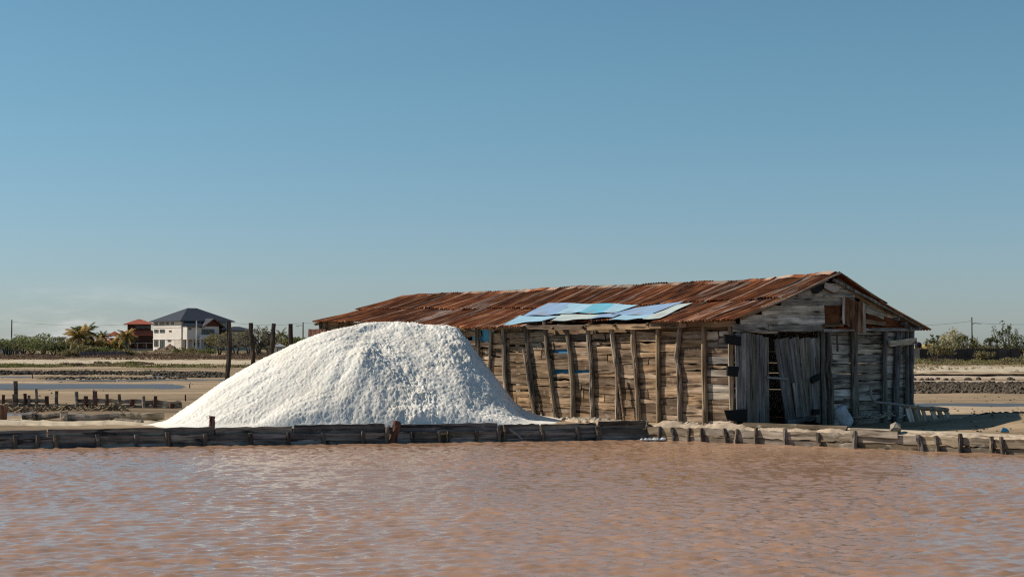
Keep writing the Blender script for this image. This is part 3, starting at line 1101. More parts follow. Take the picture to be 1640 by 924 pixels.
# loft hatch: rusty sheet in the opening, frame, and a shutter hanging open
hp = [gable_pt(px, py, -0.15) for px, py in ((1320, 520), (1349, 520), (1349, 475), (1320, 475))]
m = MB()
m.prism([(0, 0), (hp[1].x - hp[0].x, 0), (hp[1].x - hp[0].x, hp[2].z - hp[0].z), (0, hp[2].z - hp[0].z)], Vector((hp[0].x, -0.15, hp[0].z)), Vector((1, 0, 0)), Vector((0, 0, 1)), Vector((0, 1, 0)), 0.02)
m.build('hatch_sheet', M_rustdark, shed)
plank('hatch_frame', gable_pt(1319, 521.5, -0.24), gable_pt(1350, 520.5, -0.24), 0.07, 0.06, NG, M_beam, shed)
plank('hatch_frame', gable_pt(1319, 474.5, -0.2), gable_pt(1368, 475, -0.2), 0.06, 0.06, NG, M_gable, shed)
s0, s1 = gable_pt(1349, 497, -0.22), gable_pt(1386, 511, -0.62)
m = MB()
for dz in (-0.22, 0.24):
    q0, q1 = s0 + Vector((0, .03, dz)), s1 + Vector((0, .03, dz))
    ex = (q1 - q0)
    m.prism([(0, -.05), (ex.length, -.05), (ex.length, .05), (0, .05)], q0, ex.normalized(), Vector((0, 0, 1)), Vector((0, 1, 0)), 0.03)
shutter = m.build('shutter', M_beam, shed)
M_shut = wood('rusty_shutter_boards', (0.06, 0.03, 0.02), (0.17, 0.08, 0.045), (0.32, 0.2, 0.13))
NS = Vector((s1 - s0).cross(Vector((0, 0, 1)))).normalized()
if NS.y > 0:
    NS = -NS
for k in range(9):
    f = (k + 0.5) / 9
    c = s0.lerp(s1, f)
    hh = 0.385 + 0.045 * f
    off = rng.uniform(-.03, .03)
    plank('board', c + Vector((0, 0, -hh + off * .4 - .03 * f)), c + Vector((0, 0, hh + off)), (s1 - s0).length / 9 * .97, 0.03, NS, M_shut if k not in (0, 8) else M_gable, shutter, n=4)
# torn sheet hanging under the peak
pk = [(1322, 452), (1345, 462), (1342, 471), (1330, 466), (1320, 461)]
P = [gable_pt(px, py, -0.27 - 0.04 * (i % 2)) for i, (px, py) in enumerate(pk)]
m = MB()
m.add([p for p in P] + [p + Vector((0, .012, 0)) for p in P], [(0, 1, 2, 3, 4), (9, 8, 7, 6, 5)] + [(i, i + 5, (i + 1) % 5 + 5, (i + 1) % 5) for i in range(5)])
m.build('torn_sheet', M_rustpale, shed)
pk = [(1301, 463), (1319, 453), (1320, 462), (1310, 470), (1303, 471)]
P = [gable_pt(px, py, -0.24) for i, (px, py) in enumerate(pk)]
m = MB()
m.add([p for p in P] + [p + Vector((0, .012, 0)) for p in P], [(0, 1, 2, 3, 4), (9, 8, 7, 6, 5)] + [(i, i + 5, (i + 1) % 5 + 5, (i + 1) % 5) for i in range(5)])
m.build('torn_sheet', M_rubber, shed)

# --- doors -------------------------------------------------------------------
def door(boards, ledges, lab, yoff):
    m = MB()
    for a, c, w in ledges:
        q0, q1 = gable_pt(a[0], a[1], yoff + .05), gable_pt(c[0], c[1], yoff + .05)
        e = q1 - q0
        m.prism([(0, -w / 2), (e.length, -w / 2), (e.length, w / 2), (0, w / 2)], q0, e.normalized(), Vector((0, 0, 1)), Vector((0, 1, 0)), 0.035)
    d = m.build('door', M_door, shed)
    d['label'] = lab
    for (t0, t1, b0_, b1_, yt, yb) in boards:
        pt = gable_pt((t0 + t1) / 2, yt, yoff + rng.uniform(-.012, .012))
        pb = gable_pt((b0_ + b1_) / 2, yb, yoff + rng.uniform(-.012, .012))
        w = (gable_pt(max(t1, b1_ - (b0_ - t0)), yt, yoff) - gable_pt(t0, yt, yoff)).length
        plank('board', pb, pt, w * .95, 0.03, NG, M_door, d, n=6, rag=.003)
    return d


d1 = door([(1177, 1185, 1180, 1187, 532, 656), (1185, 1194.5, 1187, 1195.5, 532, 674), (1194.5, 1203, 1195.5, 1204, 534, 679), (1203, 1212, 1204, 1213, 535, 679),
           (1212, 1221, 1213, 1221.5, 536, 680), (1221, 1230, 1221.5, 1231.5, 539, 679)],
          [((1180, 548), (1229, 550), .14), ((1182, 660), (1230, 662), .14), ((1181, 600), (1230, 604), .1)], 'grey board door leaf on black rubber hinges, hanging straight', -0.15)
d2 = door([(1240, 1246, 1259, 1266, 542, 678), (1246, 1255, 1266, 1272, 543, 674), (1255, 1263, 1272, 1280, 542, 670), (1263, 1270, 1280, 1286, 542, 668), (1270, 1279, 1286, 1292, 541, 668),
           (1279, 1288, 1292, 1298, 541, 668), (1288, 1297, 1298, 1303, 540, 668), (1297, 1305, 1302, 1308, 541, 668), (1305, 1312, 1307, 1313, 541, 676)],
          [((1243, 553), (1312, 552), .12), ((1258, 640), (1312, 640), .12)], 'sagging door leaf with slanting split boards', -0.12)
plank('rail', gable_pt(1261, 676, -.19), gable_pt(1304, 669, -.19), .13, 0.03, NG, M_door, d2, n=6)
plank('board', gable_pt(1278, 668, -.16), gable_pt(1272, 612, -.17), .16, 0.03, NG, M_gable, d2, n=5)
plank('latch', gable_pt(1228, 604, -.2), gable_pt(1263, 607, -.2), .05, 0.02, NG, M_metal, d1, n=4, rag=.004)
for (a, c, e, f, own) in (((1161, 535), (1187, 539), (1187, 554), (1162, 550), d1), ((1166, 586), (1184, 587), (1182, 603), (1166, 602), d1), ((1162, 657), (1197, 655), (1196, 676), (1167, 673), d1),
                          ((1300, 606), (1313, 598), (1316, 607), (1302, 614), d2), ((1303, 655), (1313, 655), (1313, 664), (1303, 664), d2)):
    P = [gable_pt(q[0], q[1], -0.235) for q in (a, c, e, f)]
    m = MB()
    m.add(P + [p + Vector((0, .05, 0)) for p in P], [(0, 1, 2, 3), (7, 6, 5, 4)] + [(i, i + 4, (i + 1) % 4 + 4, (i + 1) % 4) for i in range(4)])
    m.build('hinge', M_rubber, own)

# rear and far walls with light slits, dark earth floor inside
m = MB()
for z0, z1 in ((-.3, .655), (.67, 1.18), (1.195, 1.5), (1.515, 1.86), (1.87, 2.5)):
    m.box((GW + 0.02, UEND / 2 - .2, (z0 + z1) / 2), (0.04, UEND - 0.8, z1 - z0))
m.box((GW / 2, UEND - 0.7, 1.0), (GW - .2, 0.04, 2.1))
m.build('back_wall', M_gable, shed)
# gable triangle at the far end
m = MB()
zf = ridge_z(UEND - .7)
m.prism([(.1, 2.05), (GW - .1, 2.05), (GW - .1, 2.2), (GW / 2, zf - .12), (1.0, 2.5)], Vector((0, UEND - 0.7, 0)), Vector((1, 0, 0)), Vector((0, 0, 1)), Vector((0, 1, 0)), 0.03)
m.build('gable_end', M_side, shed)

# ------------------------------------------------------------------ board-faced banks of the foreground pond
def bank_frame(p0, p1):
    d = (p1 - p0).normalized()
    return p0, d, Vector((-d.y, d.x, 0))


def bank_s(px, p0, d):
    r = rr(px, 700)
    return (r.x * p0.y - p0.x) / (d.x - r.x * d.y)


# left bank, in shade
P0, DL, NL = bank_frame(BL0, BL1)
lw = empty('board_bank', P0, math.atan2(DL.y, DL.x))
tag(lw, 'long dark shaded board retaining wall in front of the salt pile', 'retaining wall')
LEFT_PX = [-70, -30, 25, 60, 90, 157, 218, 270, 328, 402, 462, 518, 580, 619, 632, 660, 703, 717, 762, 798, 806, 868, 925, 957, 1036]
LS = [bank_s(px, P0, DL) for px in LEFT_PX]
FR = Vector((0, -1, 0))
for i in range(len(LS) - 1):
    a, c = LS[i], LS[i + 1]
    if c - a < 0.25:
        continue
    for z0, z1, y in ((-0.28, -0.115, -0.02), (-0.58, -0.275, -0.01)):
        yy = y + rng.uniform(-.012, .012)
        h = z1 - z0
        plank('plank', Vector((a - .02, yy, (z0 + z1) / 2 + rng.uniform(-.015, .015))), Vector((c + .02, yy, (z0 + z1) / 2 + rng.uniform(-.015, .015))), h + .012, 0.04, FR, M_bankd, lw, rag=.013, endrag=.01)
# cap boards set back above, long pieces
s = LS[0]
for px, top in ((75, .03), (345, .055), (470, .05), (617, .085), (640, .0), (800, .075), (868, .04), (958, .04), (1036, .09)):
    e = bank_s(px, P0, DL)
    if e - s > 0.7:
        plank('plank', Vector((s, .06, top - .115)), Vector((e - .03, .06, top - .105 + rng.uniform(-.01, .02))), .23, 0.05, FR, M_bankd, lw, n=10, rag=.015)
    s = e
for px, top, r in ((25, -.06, .05), (60, -.07, .06), (90, -.06, .06), (157, -.06, .05), (218, -.09, .05), (270, -.03, .06), (328, -.09, .06), (402, -.08, .05), (462, -.08, .05), (518, -.1, .045),
                   (580, -.08, .05), (619, .02, .05), (660, -.1, .045), (703, -.1, .04), (717, -.1, .05), (762, -.1, .045), (798, -.04, .045), (808, .05, .045), (868, -.09, .055), (925, -.03, .06), (957, -.02, .075)):
    s_ = bank_s(px, P0, DL)
    log('stake', [Vector((s_ + rng.uniform(-.03, .03), -.075, -.62)), Vector((s_, -.07, -.3)), Vector((s_ + rng.uniform(-.02, .02), -.06, top))], r, M_bankpost, lw, jit=.2)
s_ = bank_s(632, P0, DL)
log('stake', [Vector((s_ - .12, -.1, -.55)), Vector((s_, -.08, -.15)), Vector((s_ + .06, -.05, .15))], .09, M_redpost, lw, jit=.25, taper=1.15)
s_ = bank_s(340, P0, DL)
log('stake', [Vector((s_, .16, -.5)), Vector((s_, .15, .1)), Vector((s_, .15, .33))], .075, M_redpost, lw, jit=.1)
s_ = bank_s(822, P0, DL)
plank('brace', Vector((s_ + .2, -.11, -.32)), Vector((s_ - .12, -.1, -.05)), .06, .03, FR, M_metal, lw, n=4)
s_ = bank_s(1036, P0, DL)
plank('plank', Vector((s_, -.06, -.13)), Vector((s_ + .06, .5, -.13)), .42, .05, Vector((1, 0, 0)), M_bankd, lw, n=4)

# right bank, sunlit and salt crusted
P0, DR, NR = bank_frame(BL1, BR1)
rw = empty('board_bank', P0, math.atan2(DR.y, DR.x))
tag(rw, 'sunlit salt-crusted low board bank below the shed doors on the right', 'retaining wall')
RIGHT_PX = [1040, 1059, 1080, 1106, 1126, 1164, 1182, 1213, 1260, 1313, 1347, 1372, 1475, 1502, 1540, 1590, 1607, 1660, 1700]
RS = [bank_s(px, P0, DR) for px in RIGHT_PX]
for i in range(len(RS) - 1):
    a, c = RS[i], RS[i + 1]
    if c - a < 0.12:
        continue
    for z0, z1, y in ((-0.235, -0.05, -0.02), (-0.6, -0.255, .0)):
        yy = y + rng.uniform(-.02, .012)
        n_ = 8
        plank('plank', Vector((a - .02, yy, (z0 + z1) / 2 + rng.uniform(-.02, .02))), Vector((c + .02, yy, (z0 + z1) / 2 + rng.uniform(-.02, .02))), z1 - z0, 0.05, FR, M_bankr, rw, n=n_, rag=.018, endrag=.01)
for px, top, r, lean in ((1059, -.04, .05, 0), (1080, -.05, .045, .05), (1106, -.04, .04, 0), (1126, -.04, .045, .03), (1164, -.03, .05, .07), (1182, -.03, .04, -.03), (1213, .02, .05, .0), (1260, .02, .055, .02), (1313, -.06, .05, .05),
                         (1372, .03, .065, .0), (1475, -.01, .06, .08), (1502, -.02, .05, .05), (1540, .05, .06, .02), (1590, .0, .055, .05), (1607, .0, .05, .04), (1660, .02, .05, 0)):
    s_ = bank_s(px, P0, DR)
    log('stake', [Vector((s_ + lean, -.1, -.62)), Vector((s_ + lean * .4, -.09, -.3)), Vector((s_ - lean * .6, -.06, top))], r, M_bankpost, rw, jit=.22)
s0, s1 = bank_s(1366, P0, DR), bank_s(1440, P0, DR)
plank('plank', Vector((s0, -.07, .0)), Vector((s1, -.08, -.03)), .17, .05, FR, M_bankr, rw, n=5, rag=.006)


def crust(px0, px1, h0, h1, y0, y1, mat, owner, P0, D, n=40, seed=0):
    """lumpy ridge of salted cloth and earth behind the boards"""
    a, c = bank_s(px0, P0, D), bank_s(px1, P0, D)
    vs, fs = [], []
    m_ = 7
    for i in range(n + 1):
        f = i / n
        s = a + (c - a) * f
        h = h0 + (h1 - h0) * (0.5 + 0.5 * float(fbm(s * 1.9, seed, 3, seed)))
        en = min(1, 6 * f, 6 * (1 - f))
        wob = 0.05 * float(fbm(s * 2.3, 4 + seed, 2, seed))
        for k in range(m_):
            q = k / (m_ - 1)
            y = y0 + (y1 - y0) * q + wob
            z = -.09 + (h * en + .09) * math.sin(math.pi * q) ** .6 + 0.03 * float(fbm(s * 9, q * 5, 3, seed)) * math.sin(math.pi * q)
            vs.append((s, y, z))
    for i in range(n):
        for k in range(m_ - 1):
            fs.append((i * m_ + k, (i + 1) * m_ + k, (i + 1) * m_ + k + 1, i * m_ + k + 1))
    return mesh('salt_ridge', vs, fs, mat, owner, smooth=True)


crust(1042, 1112, .01, .12, .02, .4, M_crust, rw, P0, DR, 40, 3)
crust(1105, 1196, .01, .1, .03, .38, M_crust, rw, P0, DR, 40, 5)
crust(1190, 1380, .01, .05, .04, .45, M_crust, rw, P0, DR, 60, 7)
crust(1372, 1540, .01, .08, .03, .42, M_crust, rw, P0, DR, 80, 9)
crust(1530, 1760, .01, .07, .03, .40, M_crust, rw, P0, DR, 80, 11)
s0, s1 = bank_s(1185, P0, DR), bank_s(1350, P0, DR)
plank('plank', Vector((s0, .2, .07)), Vector((s1, .22, .08)), .1, .09, FR, M_bankr, rw, n=8, rag=.012)
# end of the left wall: stump of earth between both banks
m = MB()
p = BL1 + Vector((.3, .25, 0))
for k in range(16):
    m.blob((p.x + rng.uniform(-.25, .4), p.y + rng.uniform(-.1, .25), rng.uniform(-.35, -.02)), rng.uniform(.1, .2))
tag(m.build('earth_rubble', M_earth), 'dark earth lumps in the corner where the two board banks meet', kind='stuff')

# ------------------------------------------------------------------ the big salt pile
def salt_pile():
    P1, P2 = np.array([-3.8, 44.6]), np.array([-1.55, 45.0])
    H = 2.62
    xs = np.linspace(-11.5, 3.0, 520)
    ys = np.linspace(39.0, 51.5, 420)
    X, Y = np.meshgrid(xs, ys)
    d = P2 - P1
    L2 = d @ d
    t = np.clip(((X - P1[0]) * d[0] + (Y - P1[1]) * d[1]) / L2, 0, 1)
    qx, qy = X - (P1[0] + d[0] * t), Y - (P1[1] + d[1] * t)
    r = np.hypot(qx, qy)
    th = np.degrees(np.arctan2(qy, qx)) % 360
    # distance from the crest to the foot, by direction
    A = np.array([0, 150, 180, 200, 219, 232, 248, 259, 270, 283, 297, 310, 322, 335, 360])
    RR = np.array([2.9, 4.2, 5.4, 6.2, 6.8, 6.0, 4.9, 4.35, 4.05, 3.9, 3.85, 3.7, 3.4, 3.0, 2.9])
    Rm = np.interp(th, A, RR)
    f = np.clip(r / Rm, 0, 1.6)
    # rounded top, straight flank, slightly flared foot
    h = H * (1 - f)
    h = H * (1 - (np.sqrt(f ** 2 + 0.0075) - 0.0866) * 1.085) * 1.0
    flare = np.where(f > 0.72, (np.minimum(f, 1.05) - 0.72) ** 2 * 0.85 * H, 0) * smooth01(th, 235, 255) * (1 - smooth01(th, 282, 306))
    h = h + flare
    # match the outline: scale each line of sight to the photographed skyline
    PXc = CX + FPX * X / Y
    SIL = np.array([(252, 686), (264, 676), (300, 652), (345, 619), (400, 584), (450, 560), (500, 540), (530, 528), (560, 521), (590, 517), (650, 516), (720, 520), (735, 526), (750, 544), (765, 564), (790, 595), (810, 625), (830, 650), (850, 666), (868, 681), (884, 690)])
    cols = np.arange(240, 888, 4.0)
    fac = []
    pyv = 556 - (np.maximum(h, -.3) - CAMZ) * FPX / Y
    for c in cols:
        mk = np.abs(PXc - c) < 4
        k = np.argmin(np.where(mk, pyv, 1e9))
        zt = CAMZ + (556 - np.interp(c, SIL[:, 0], SIL[:, 1])) * Y.flat[k] / FPX
        fac.append(np.clip(max(zt, .02) / max(h.flat[k], .05), .12, 1.9))
    fac = np.array(fac)
    fac = np.convolve(np.pad(fac, 4, 'edge'), np.ones(9) / 9, 'valid')
    print('pile factors', fac[::12].round(2))
    h = np.where(h > 0, h * np.interp(PXc, cols, fac), h)
    # crest running down to the board wall: separates the sunlit flank from the rough face
    cx, cy = np.array([-3.45, 44.5]), np.array([-4.15, 40.4])
    dv = cy - cx
    Ld = np.hypot(*dv)
    tt = ((X - cx[0]) * dv[0] + (Y - cx[1]) * dv[1]) / Ld
    side = ((X - cx[0]) * -dv[1] + (Y - cx[1]) * dv[0]) / Ld + 0.16 * fbm(tt * 0.9, tt * 0, 3, 6)
    amp = 0.62 * smooth01(tt, 0.3, 2.6) * (1 - smooth01(tt, 2.4, 4.4) * 0.75)
    crest = amp * np.where(side < 0, np.maximum(0, 1 + side / 2.4) ** 1.15, np.maximum(0, 1 - side / 3.3) ** 1.05)
    right = smooth01(side, -0.12, 0.22)             # 1 on the rough face side
    h = h + crest * (h > -0.1) * smooth01(h, 0, .3)
    by = bank_y(X)
    cap = 0.02 + 1.25 * (Y - by - 0.15)
    h = np.where(h > 0.02, -0.06 * np.log(np.exp(-np.clip(h, -1, 6) / 0.06) + np.exp(-np.clip(cap, -.5, 6) / 0.06)), h)
    # rills on the sunlit flank run down the slope: noise that varies across it
    ang = np.radians(th)
    rill = fbm(ang * 15, r * 0.33, 3, 21)
    cr_ = X * .62 - Y * .78 + .25 * vnoise(X * .8, Y * .8, 3)
    rill2 = fbm(cr_ * 2.6, (X * .78 + Y * .62) * .45, 3, 23)
    lump = fbm(X * 1.5 + Y * .4, Y * 1.5, 3, 31)
    lump2 = fbm(X * 15.0, Y * 13.0, 2, 41)
    lump3 = fbm(X * 6.0, Y * 5.5, 2, 43)
    grain = nrng.normal(0, 1, X.shape)
    body = smooth01(h, 0.0, 0.22)
    patch = 0.55 + 0.6 * smooth01(fbm(X * .8, Y * .8, 3, 61), -.6, .8)
    h = h + body * ((1 - right) * (0.012 * rill + 0.040 * rill2 + 0.003 * lump2 + 0.010 * grain) + right * patch * (0.085 * lump + 0.026 * lump3 + 0.012 * lump2 + 0.02 * grain))
    Z = np.where(h > -0.12, h, -0.12)
    Z = np.where(Y < by + 0.13, -0.3, Z)
    keep = Z > -0.1
    idx = np.arange(X.size).reshape(X.shape)
    k4 = keep[:-1, :-1] | keep[:-1, 1:] | keep[1:, 1:] | keep[1:, :-1]
    nb = (Y[:-1, :-1] > by[:-1, :-1] + .13)
    k4 &= nb
    F = np.stack([idx[:-1, :-1][k4], idx[:-1, 1:][k4], idx[1:, 1:][k4], idx[1:, :-1][k4]], 1)
    used = np.unique(F)
    mp = np.full(X.size, -1)
    mp[used] = np.arange(len(used))
    V = np.stack([X.ravel(), Y.ravel(), Z.ravel()], 1)[used]
    o = mesh('salt_pile', V.tolist(), mp[F].tolist(), M_salt, smooth=True)
    tag(o, 'huge white heap of harvested salt in front of the shed', 'salt pile')


salt_pile()


def heap(name, x, y, rx, ry, h, mat, label, cat, seed=1, rough=.12, res=26, z0=None):
    vs, fs = [], []
    base = gz(x, y) if z0 is None else z0
    for j in range(res + 1):
        for i in range(res + 1):
            a, b_ = i / res * 2 - 1, j / res * 2 - 1
            rad = math.hypot(a, b_)
            q = max(0.0, 1 - rad) ** 0.9
            z = h * (q + rough * q ** .3 * float(fbm(a * 4, b_ * 4, 3, seed)) * (1 if rad < .97 else 0)) - (0.05 if rad > .95 else 0)
            vs.append((a * rx, b_ * ry, z))
    for j in range(res):
        for i in range(res):
            k = j * (res + 1) + i
            fs.append((k, k + 1, k + res + 2, k + res + 1))
    o = mesh(name, vs, fs, mat, smooth=True)
    o.location = (x, y, base)
    return tag(o, label, cat)


q = G(873, 668, 0)
heap('salt_heap', q.x, q.y, .32, .3, .2, M_salt, 'small white salt heap at the right foot of the big pile beside a shed post', 'salt heap', 3)


# sacks ------------------------------------------------------------------------
def sack(px, py, L, r, lean, label, mat, z=0.0, yaw=0.0, mouth=True):
    g = G(px, py, z)
    m = MB()
    n = 12
    vs, fs = [], []
    rows_ = 11
    for j in range(rows_):
        f = j / (rows_ - 1)
        rad = r * float(np.interp(f, [0, .06, .2, .5, .74, .86, .93, 1], [.78, .98, 1.03, 1.0, .98, .95, .82, .5]))
        for k in range(n):
            a = 2 * math.pi * k / n
            rk = rad * (1 + .09 * math.sin(3 * a + j * .9) + .1 * abs(math.cos(2 * a)) + rng.uniform(-.07, .07))
            vs.append((rk * math.cos(a), rk * .8 * math.sin(a), L * f + rng.uniform(-.01, .01)))
    for j in range(rows_ - 1):
        for k in range(n):
            k2 = (k + 1) % n
            fs.append((j * n + k, j * n + k2, (j + 1) * n + k2, (j + 1) * n + k))
    fs.append(tuple(range(n))[::-1])
    fs.append(tuple((rows_ - 1) * n + k for k in range(n)))
    o = mesh('sack', vs, fs, mat, smooth=True)
    o.location = (g.x, g.y, g.z)
    o.rotation_euler = (0, lean, yaw)
    o.location.z += r * .75 * abs(math.sin(lean)) - .03
    return tag(o, label, 'sack')


sack(1358, 684, .56, .185, R(-28), 'white sack leaning against the shed gable right of the doors', M_sack, -0.12, R(20))
M_oldsack = plain('dirty_sack', (0.42, 0.37, 0.31), 0.9, 0.35, 5, bump=.8)
sack(898, 668, .42, .2, R(8), 'dirty pale sack slumped at the foot of the shed side wall', M_oldsack, 0.0)
# stone on the right bank
q = bank_s(1430, P0, DR)
qp = BL1 + DR * q + NR * .12
m = MB()
m.blob((0, 0, .13), .15, .18, .95)
o = m.build('stone', M_stone)
o.location = (qp.x, qp.y, .0)
tag(o, 'rounded grey stone sitting on the right board bank', 'stone')
# rubble along the foot of the side wall
m = MB()
for k in range(90):
    px = rng.choice([rng.uniform(862, 1000), rng.uniform(900, 960), rng.uniform(1060, 1160)])
    p = side_pt(px, 672, -rng.uniform(.15, .6))
    w = HA + VX * p.x + UY * p.y
    m.blob((w.x, w.y, gz(w.x, w.y) + .02), rng.uniform(.03, .1), .35, .7)
tag(m.build('rubble', M_stone), 'scattered pale salt lumps along the foot of the shed side wall', kind='stuff')
m = MB()
for k in range(26):
    p = gable_pt(rng.uniform(1372, 1450), 678, -rng.uniform(.15, .7))
    w = HA + VX * p.x + UY * p.y
    a = rng.uniform(0, 3.1)
    L = rng.uniform(.1, .5)
    m.tube([(w.x, w.y, .04), (w.x + L * math.cos(a), w.y + L * math.sin(a), .04 + rng.uniform(0, .12))], .02, 5)
tag(m.build('scrap_wood', M_panboard), 'loose sticks littering the ground below the gable wall', kind='stuff')
# litter in the corner of the banks
m = MB()
for k in range(9):
    p = G(1030 + k * 4 + rng.uniform(-2, 2), 704, WZ + .03)
    m.blob((p.x, p.y - .1, WZ + .04), rng.uniform(.04, .09), .3, .6)
tag(m.build('foam_litter', M_sack), 'white foam and litter floating in the corner of the banks', kind='stuff')
m = MB()
p = G(1608, 680, 0.05)
m.prism([(-.1, 0), (.13, .0), (.08, .09), (-.03, .12)], Vector((p.x, p.y, gz(p.x, p.y) + .02)), Vector((1, .2, 0)), Vector((0, .5, .85)), Vector((0, -.85, .5)), .05)
tag(m.build('plastic_scrap', M_plastic), 'crumpled blue plastic scrap lying on the mud at the far right', 'litter')

# slatted rack beside the shed, with a long bent pipe as its rail -----------------
rk = empty('slatted_rack', G(1470, 672, 0))
tag(rk, 'low slatted grey rack with a bent pipe rail at the right shed corner', 'rack')
o0 = rk.location.copy()


def rackp(px, py, D):
    return at(px, py, D) - o0


D0 = 44.6
m = MB()
m.tube([rackp(1394, 620, 43.2), rackp(1395, 636, 43.2), rackp(1402, 644, 43.3), rackp(1425, 646, 43.6), rackp(1452, 649.5, 44.0)], .035, 6)
m.build('pipe', M_metal, rk)
rail = log('rail', [rackp(1446, 650, 44.0), rackp(1480, 654, 44.5), rackp(1518, 656, 45.0)], .06, M_log, rk)
for (xt, yt, xb, yb, w, D) in ((1453, 650, 1461, 674, .14, 44.1), (1466, 651, 1472, 673, .2, 44.3), (1478, 654, 1483, 671, .1, 44.5), (1492, 655, 1498, 669, .13, 44.7), (1503, 656, 1508, 668, .11, 44.85), (1514, 656, 1519, 666, .11, 45.0)):
    plank('slat', rackp(xb, yb + 2, D), rackp(xt, yt, D), w, .05, Vector((0, -1, 0)), M_gable, rk, n=3)

# ------------------------------------------------------------------ tall dark posts left of the shed
for (pts, D, lab) in (([(366, 516), (368, 560), (364, 598)], 55.0, 'tallest dark post, standing clear in front of the far white house'),
                      ([(402, 517), (401, 535), (405, 560), (405, 580)], 57.0, 'slightly crooked dark post, second from the white house'),
                      ([(438.5, 518), (437, 545), (435, 566)], 59.0, 'dark post third from the white house, leaning a little'),
                      ([(465.5, 518.5), (465.5, 556)], 61.0, 'shortest looking dark post, nearest to the shed')):
    P = [at(px, py, D) for px, py in pts]
    last = P[-1] + (P[-1] - P[0]) * 0
    foot = Vector((P[-1].x + (P[-1].x - P[-2].x) * .6, D, gz(P[-1].x, D) - .3))
    L = [foot] + P[::-1]
    o = log('post', L, .085, M_darkpost, None, n=8, jit=.1, taper=.92)
    tag(o, lab, 'post', 'dark posts standing in a row behind the salt pile')

# ------------------------------------------------------------------ pan stakes and boards on the left
sf = empty('stake_fence', G(100, 655, 0))
tag(sf, 'row of leaning reddish stakes holding low bleached boards across the left salt pan', 'stake fence')
o0 = sf.location.copy()
STAKES = [(5.5, 632, 650, .05, 0), (23, 631, 651, .07, 0), (25.5, 610, 652, .08, 1), (41, 630, 650, .055, 0), (47, 633, 648, .05, 1), (58.5, 622, 650, .055, 1), (75.5, 634, 652, .07, 0), (91, 626, 652, .06, 1),
          (123, 627, 652, .06, 1), (137.5, 634, 652, .075, 0), (152.5, 626, 656, .08, 0), (171.5, 631, 653, .06, 0), (191.5, 631, 654, .055, 1), (211.5, 639, 655, .08, 0), (230.5, 634, 654, .06, 1), (249.5, 634, 655, .06, 0), (275, 646, 655, .07, 0)]


def stake_D(px):
    return 54.2 - 0.004 * (px - 100)


for px, yt, yb, r, grey in STAKES:
    D = stake_D(px) - .12
    top, foot = at(px - .5, yt, D) - o0, at(px + rng.uniform(-.8, .8), yb, D) - o0
    foot.z = gz(0, 54) - .25
    log('stake', [foot, top], r * 1.1, M_log if grey else M_redpost, sf, n=6, jit=.15, taper=.85)
bx = [-60, 5, 41, 75, 123, 153, 192, 231, 262, 290]
for i in range(len(bx) - 1):
    for k, (yt, yb) in enumerate(((638.5, 645.5), (646.5, 653))):
        if rng.random() < .12 and k == 0:
            continue
        sh = 0.02 * max(0, bx[i] - 120)
        a, c = at(bx[i] - 1, (yt + yb) / 2 + sh + rng.uniform(-.6, .6), stake_D(bx[i])) - o0, at(bx[i + 1] + 1, (yt + yb) / 2 + sh + rng.uniform(-.6, .6), stake_D(bx[i + 1])) - o0
        plank('plank', a, c, (yb - yt) / 48, .06, Vector((0, -1, 0)), M_panboard, sf, n=6, rag=.02)
# brushwood packed at the foot of the boards
m = MB()
for k in range(230):
    px = rng.uniform(-40, 205)
    g = at(px, 657, 51.6 + rng.uniform(-1.0, .9))
    a = rng.choice([R(35), R(145)]) + rng.uniform(-.35, .35)
    L = rng.uniform(.16, .36)
    dv = Vector((math.cos(a), rng.uniform(-.6, .2), math.sin(a))) * L
    g.z = max(gz(g.x, g.y), 0) + rng.uniform(-.03, .05)
    m.tube([g - dv * .3, g + dv * .7], rng.uniform(.014, .03), 4)
M_brush = wood('bleached_sticks', (0.16, 0.12, 0.08), (0.33, 0.26, 0.18), (0.5, 0.42, 0.31))
tag(m.build('brushwood', M_brush), 'crossed bleached sticks packed along the foot of the stake fence', kind='stuff')
# timbers edging the brown pool
for i, (a, c, ya, yc, r, lab) in enumerate(((36, 99, 671, 664, .08, 'dark rounded timber slanting along the brown pool edge'), (98, 192, 664.5, 665, .10, 'long grey squared timber lying behind the left path'),
                                   (192, 262, 663, 661, .125, 'thick grey timber lying against the left foot of the salt pile'))):
    D = 44.3
    p0, p1 = at(a, ya, D), at(c, yc, D)
    p0.z = gz(p0.x, D) + r * .7
    p1.z = gz(p1.x, D) + r * .7 + (.06 if i else .1)
    pm = p0.lerp(p1, .5) + Vector((0, 0, -.03))
    o = log('timber', [p0, p1.lerp(p0, .75) + Vector((0, 0, .02)), pm, p1], r * 1.15, M_log if i else M_bankpost, None, n=8, jit=.22, taper=.8)
    tag(o, lab, 'timber')
p = G(6, 674, 0)
o = log('stake', [Vector((p.x - .03, p.y, -.2)), Vector((p.x, p.y, .42))], .1, M_redpost, None, n=7)
tag(o, 'short dark stake standing alone at the left edge beside the brown pool', 'stake')
p = at(102, 664, 44.1)
o = log('stake', [Vector((p.x, p.y, -.2)), Vector((p.x, p.y, .26))], .11, M_log, None, n=7)
tag(o, 'stubby grey stake end standing where the timbers meet behind the left path', 'stake')
p0, p1 = G(176, 671.5, .03), G(228, 676, .03)
tag(log('pole', [p0, p1], .05, M_log, None, n=6), 'thin grey pole lying flat on the sand by the left foot of the salt pile', 'pole')
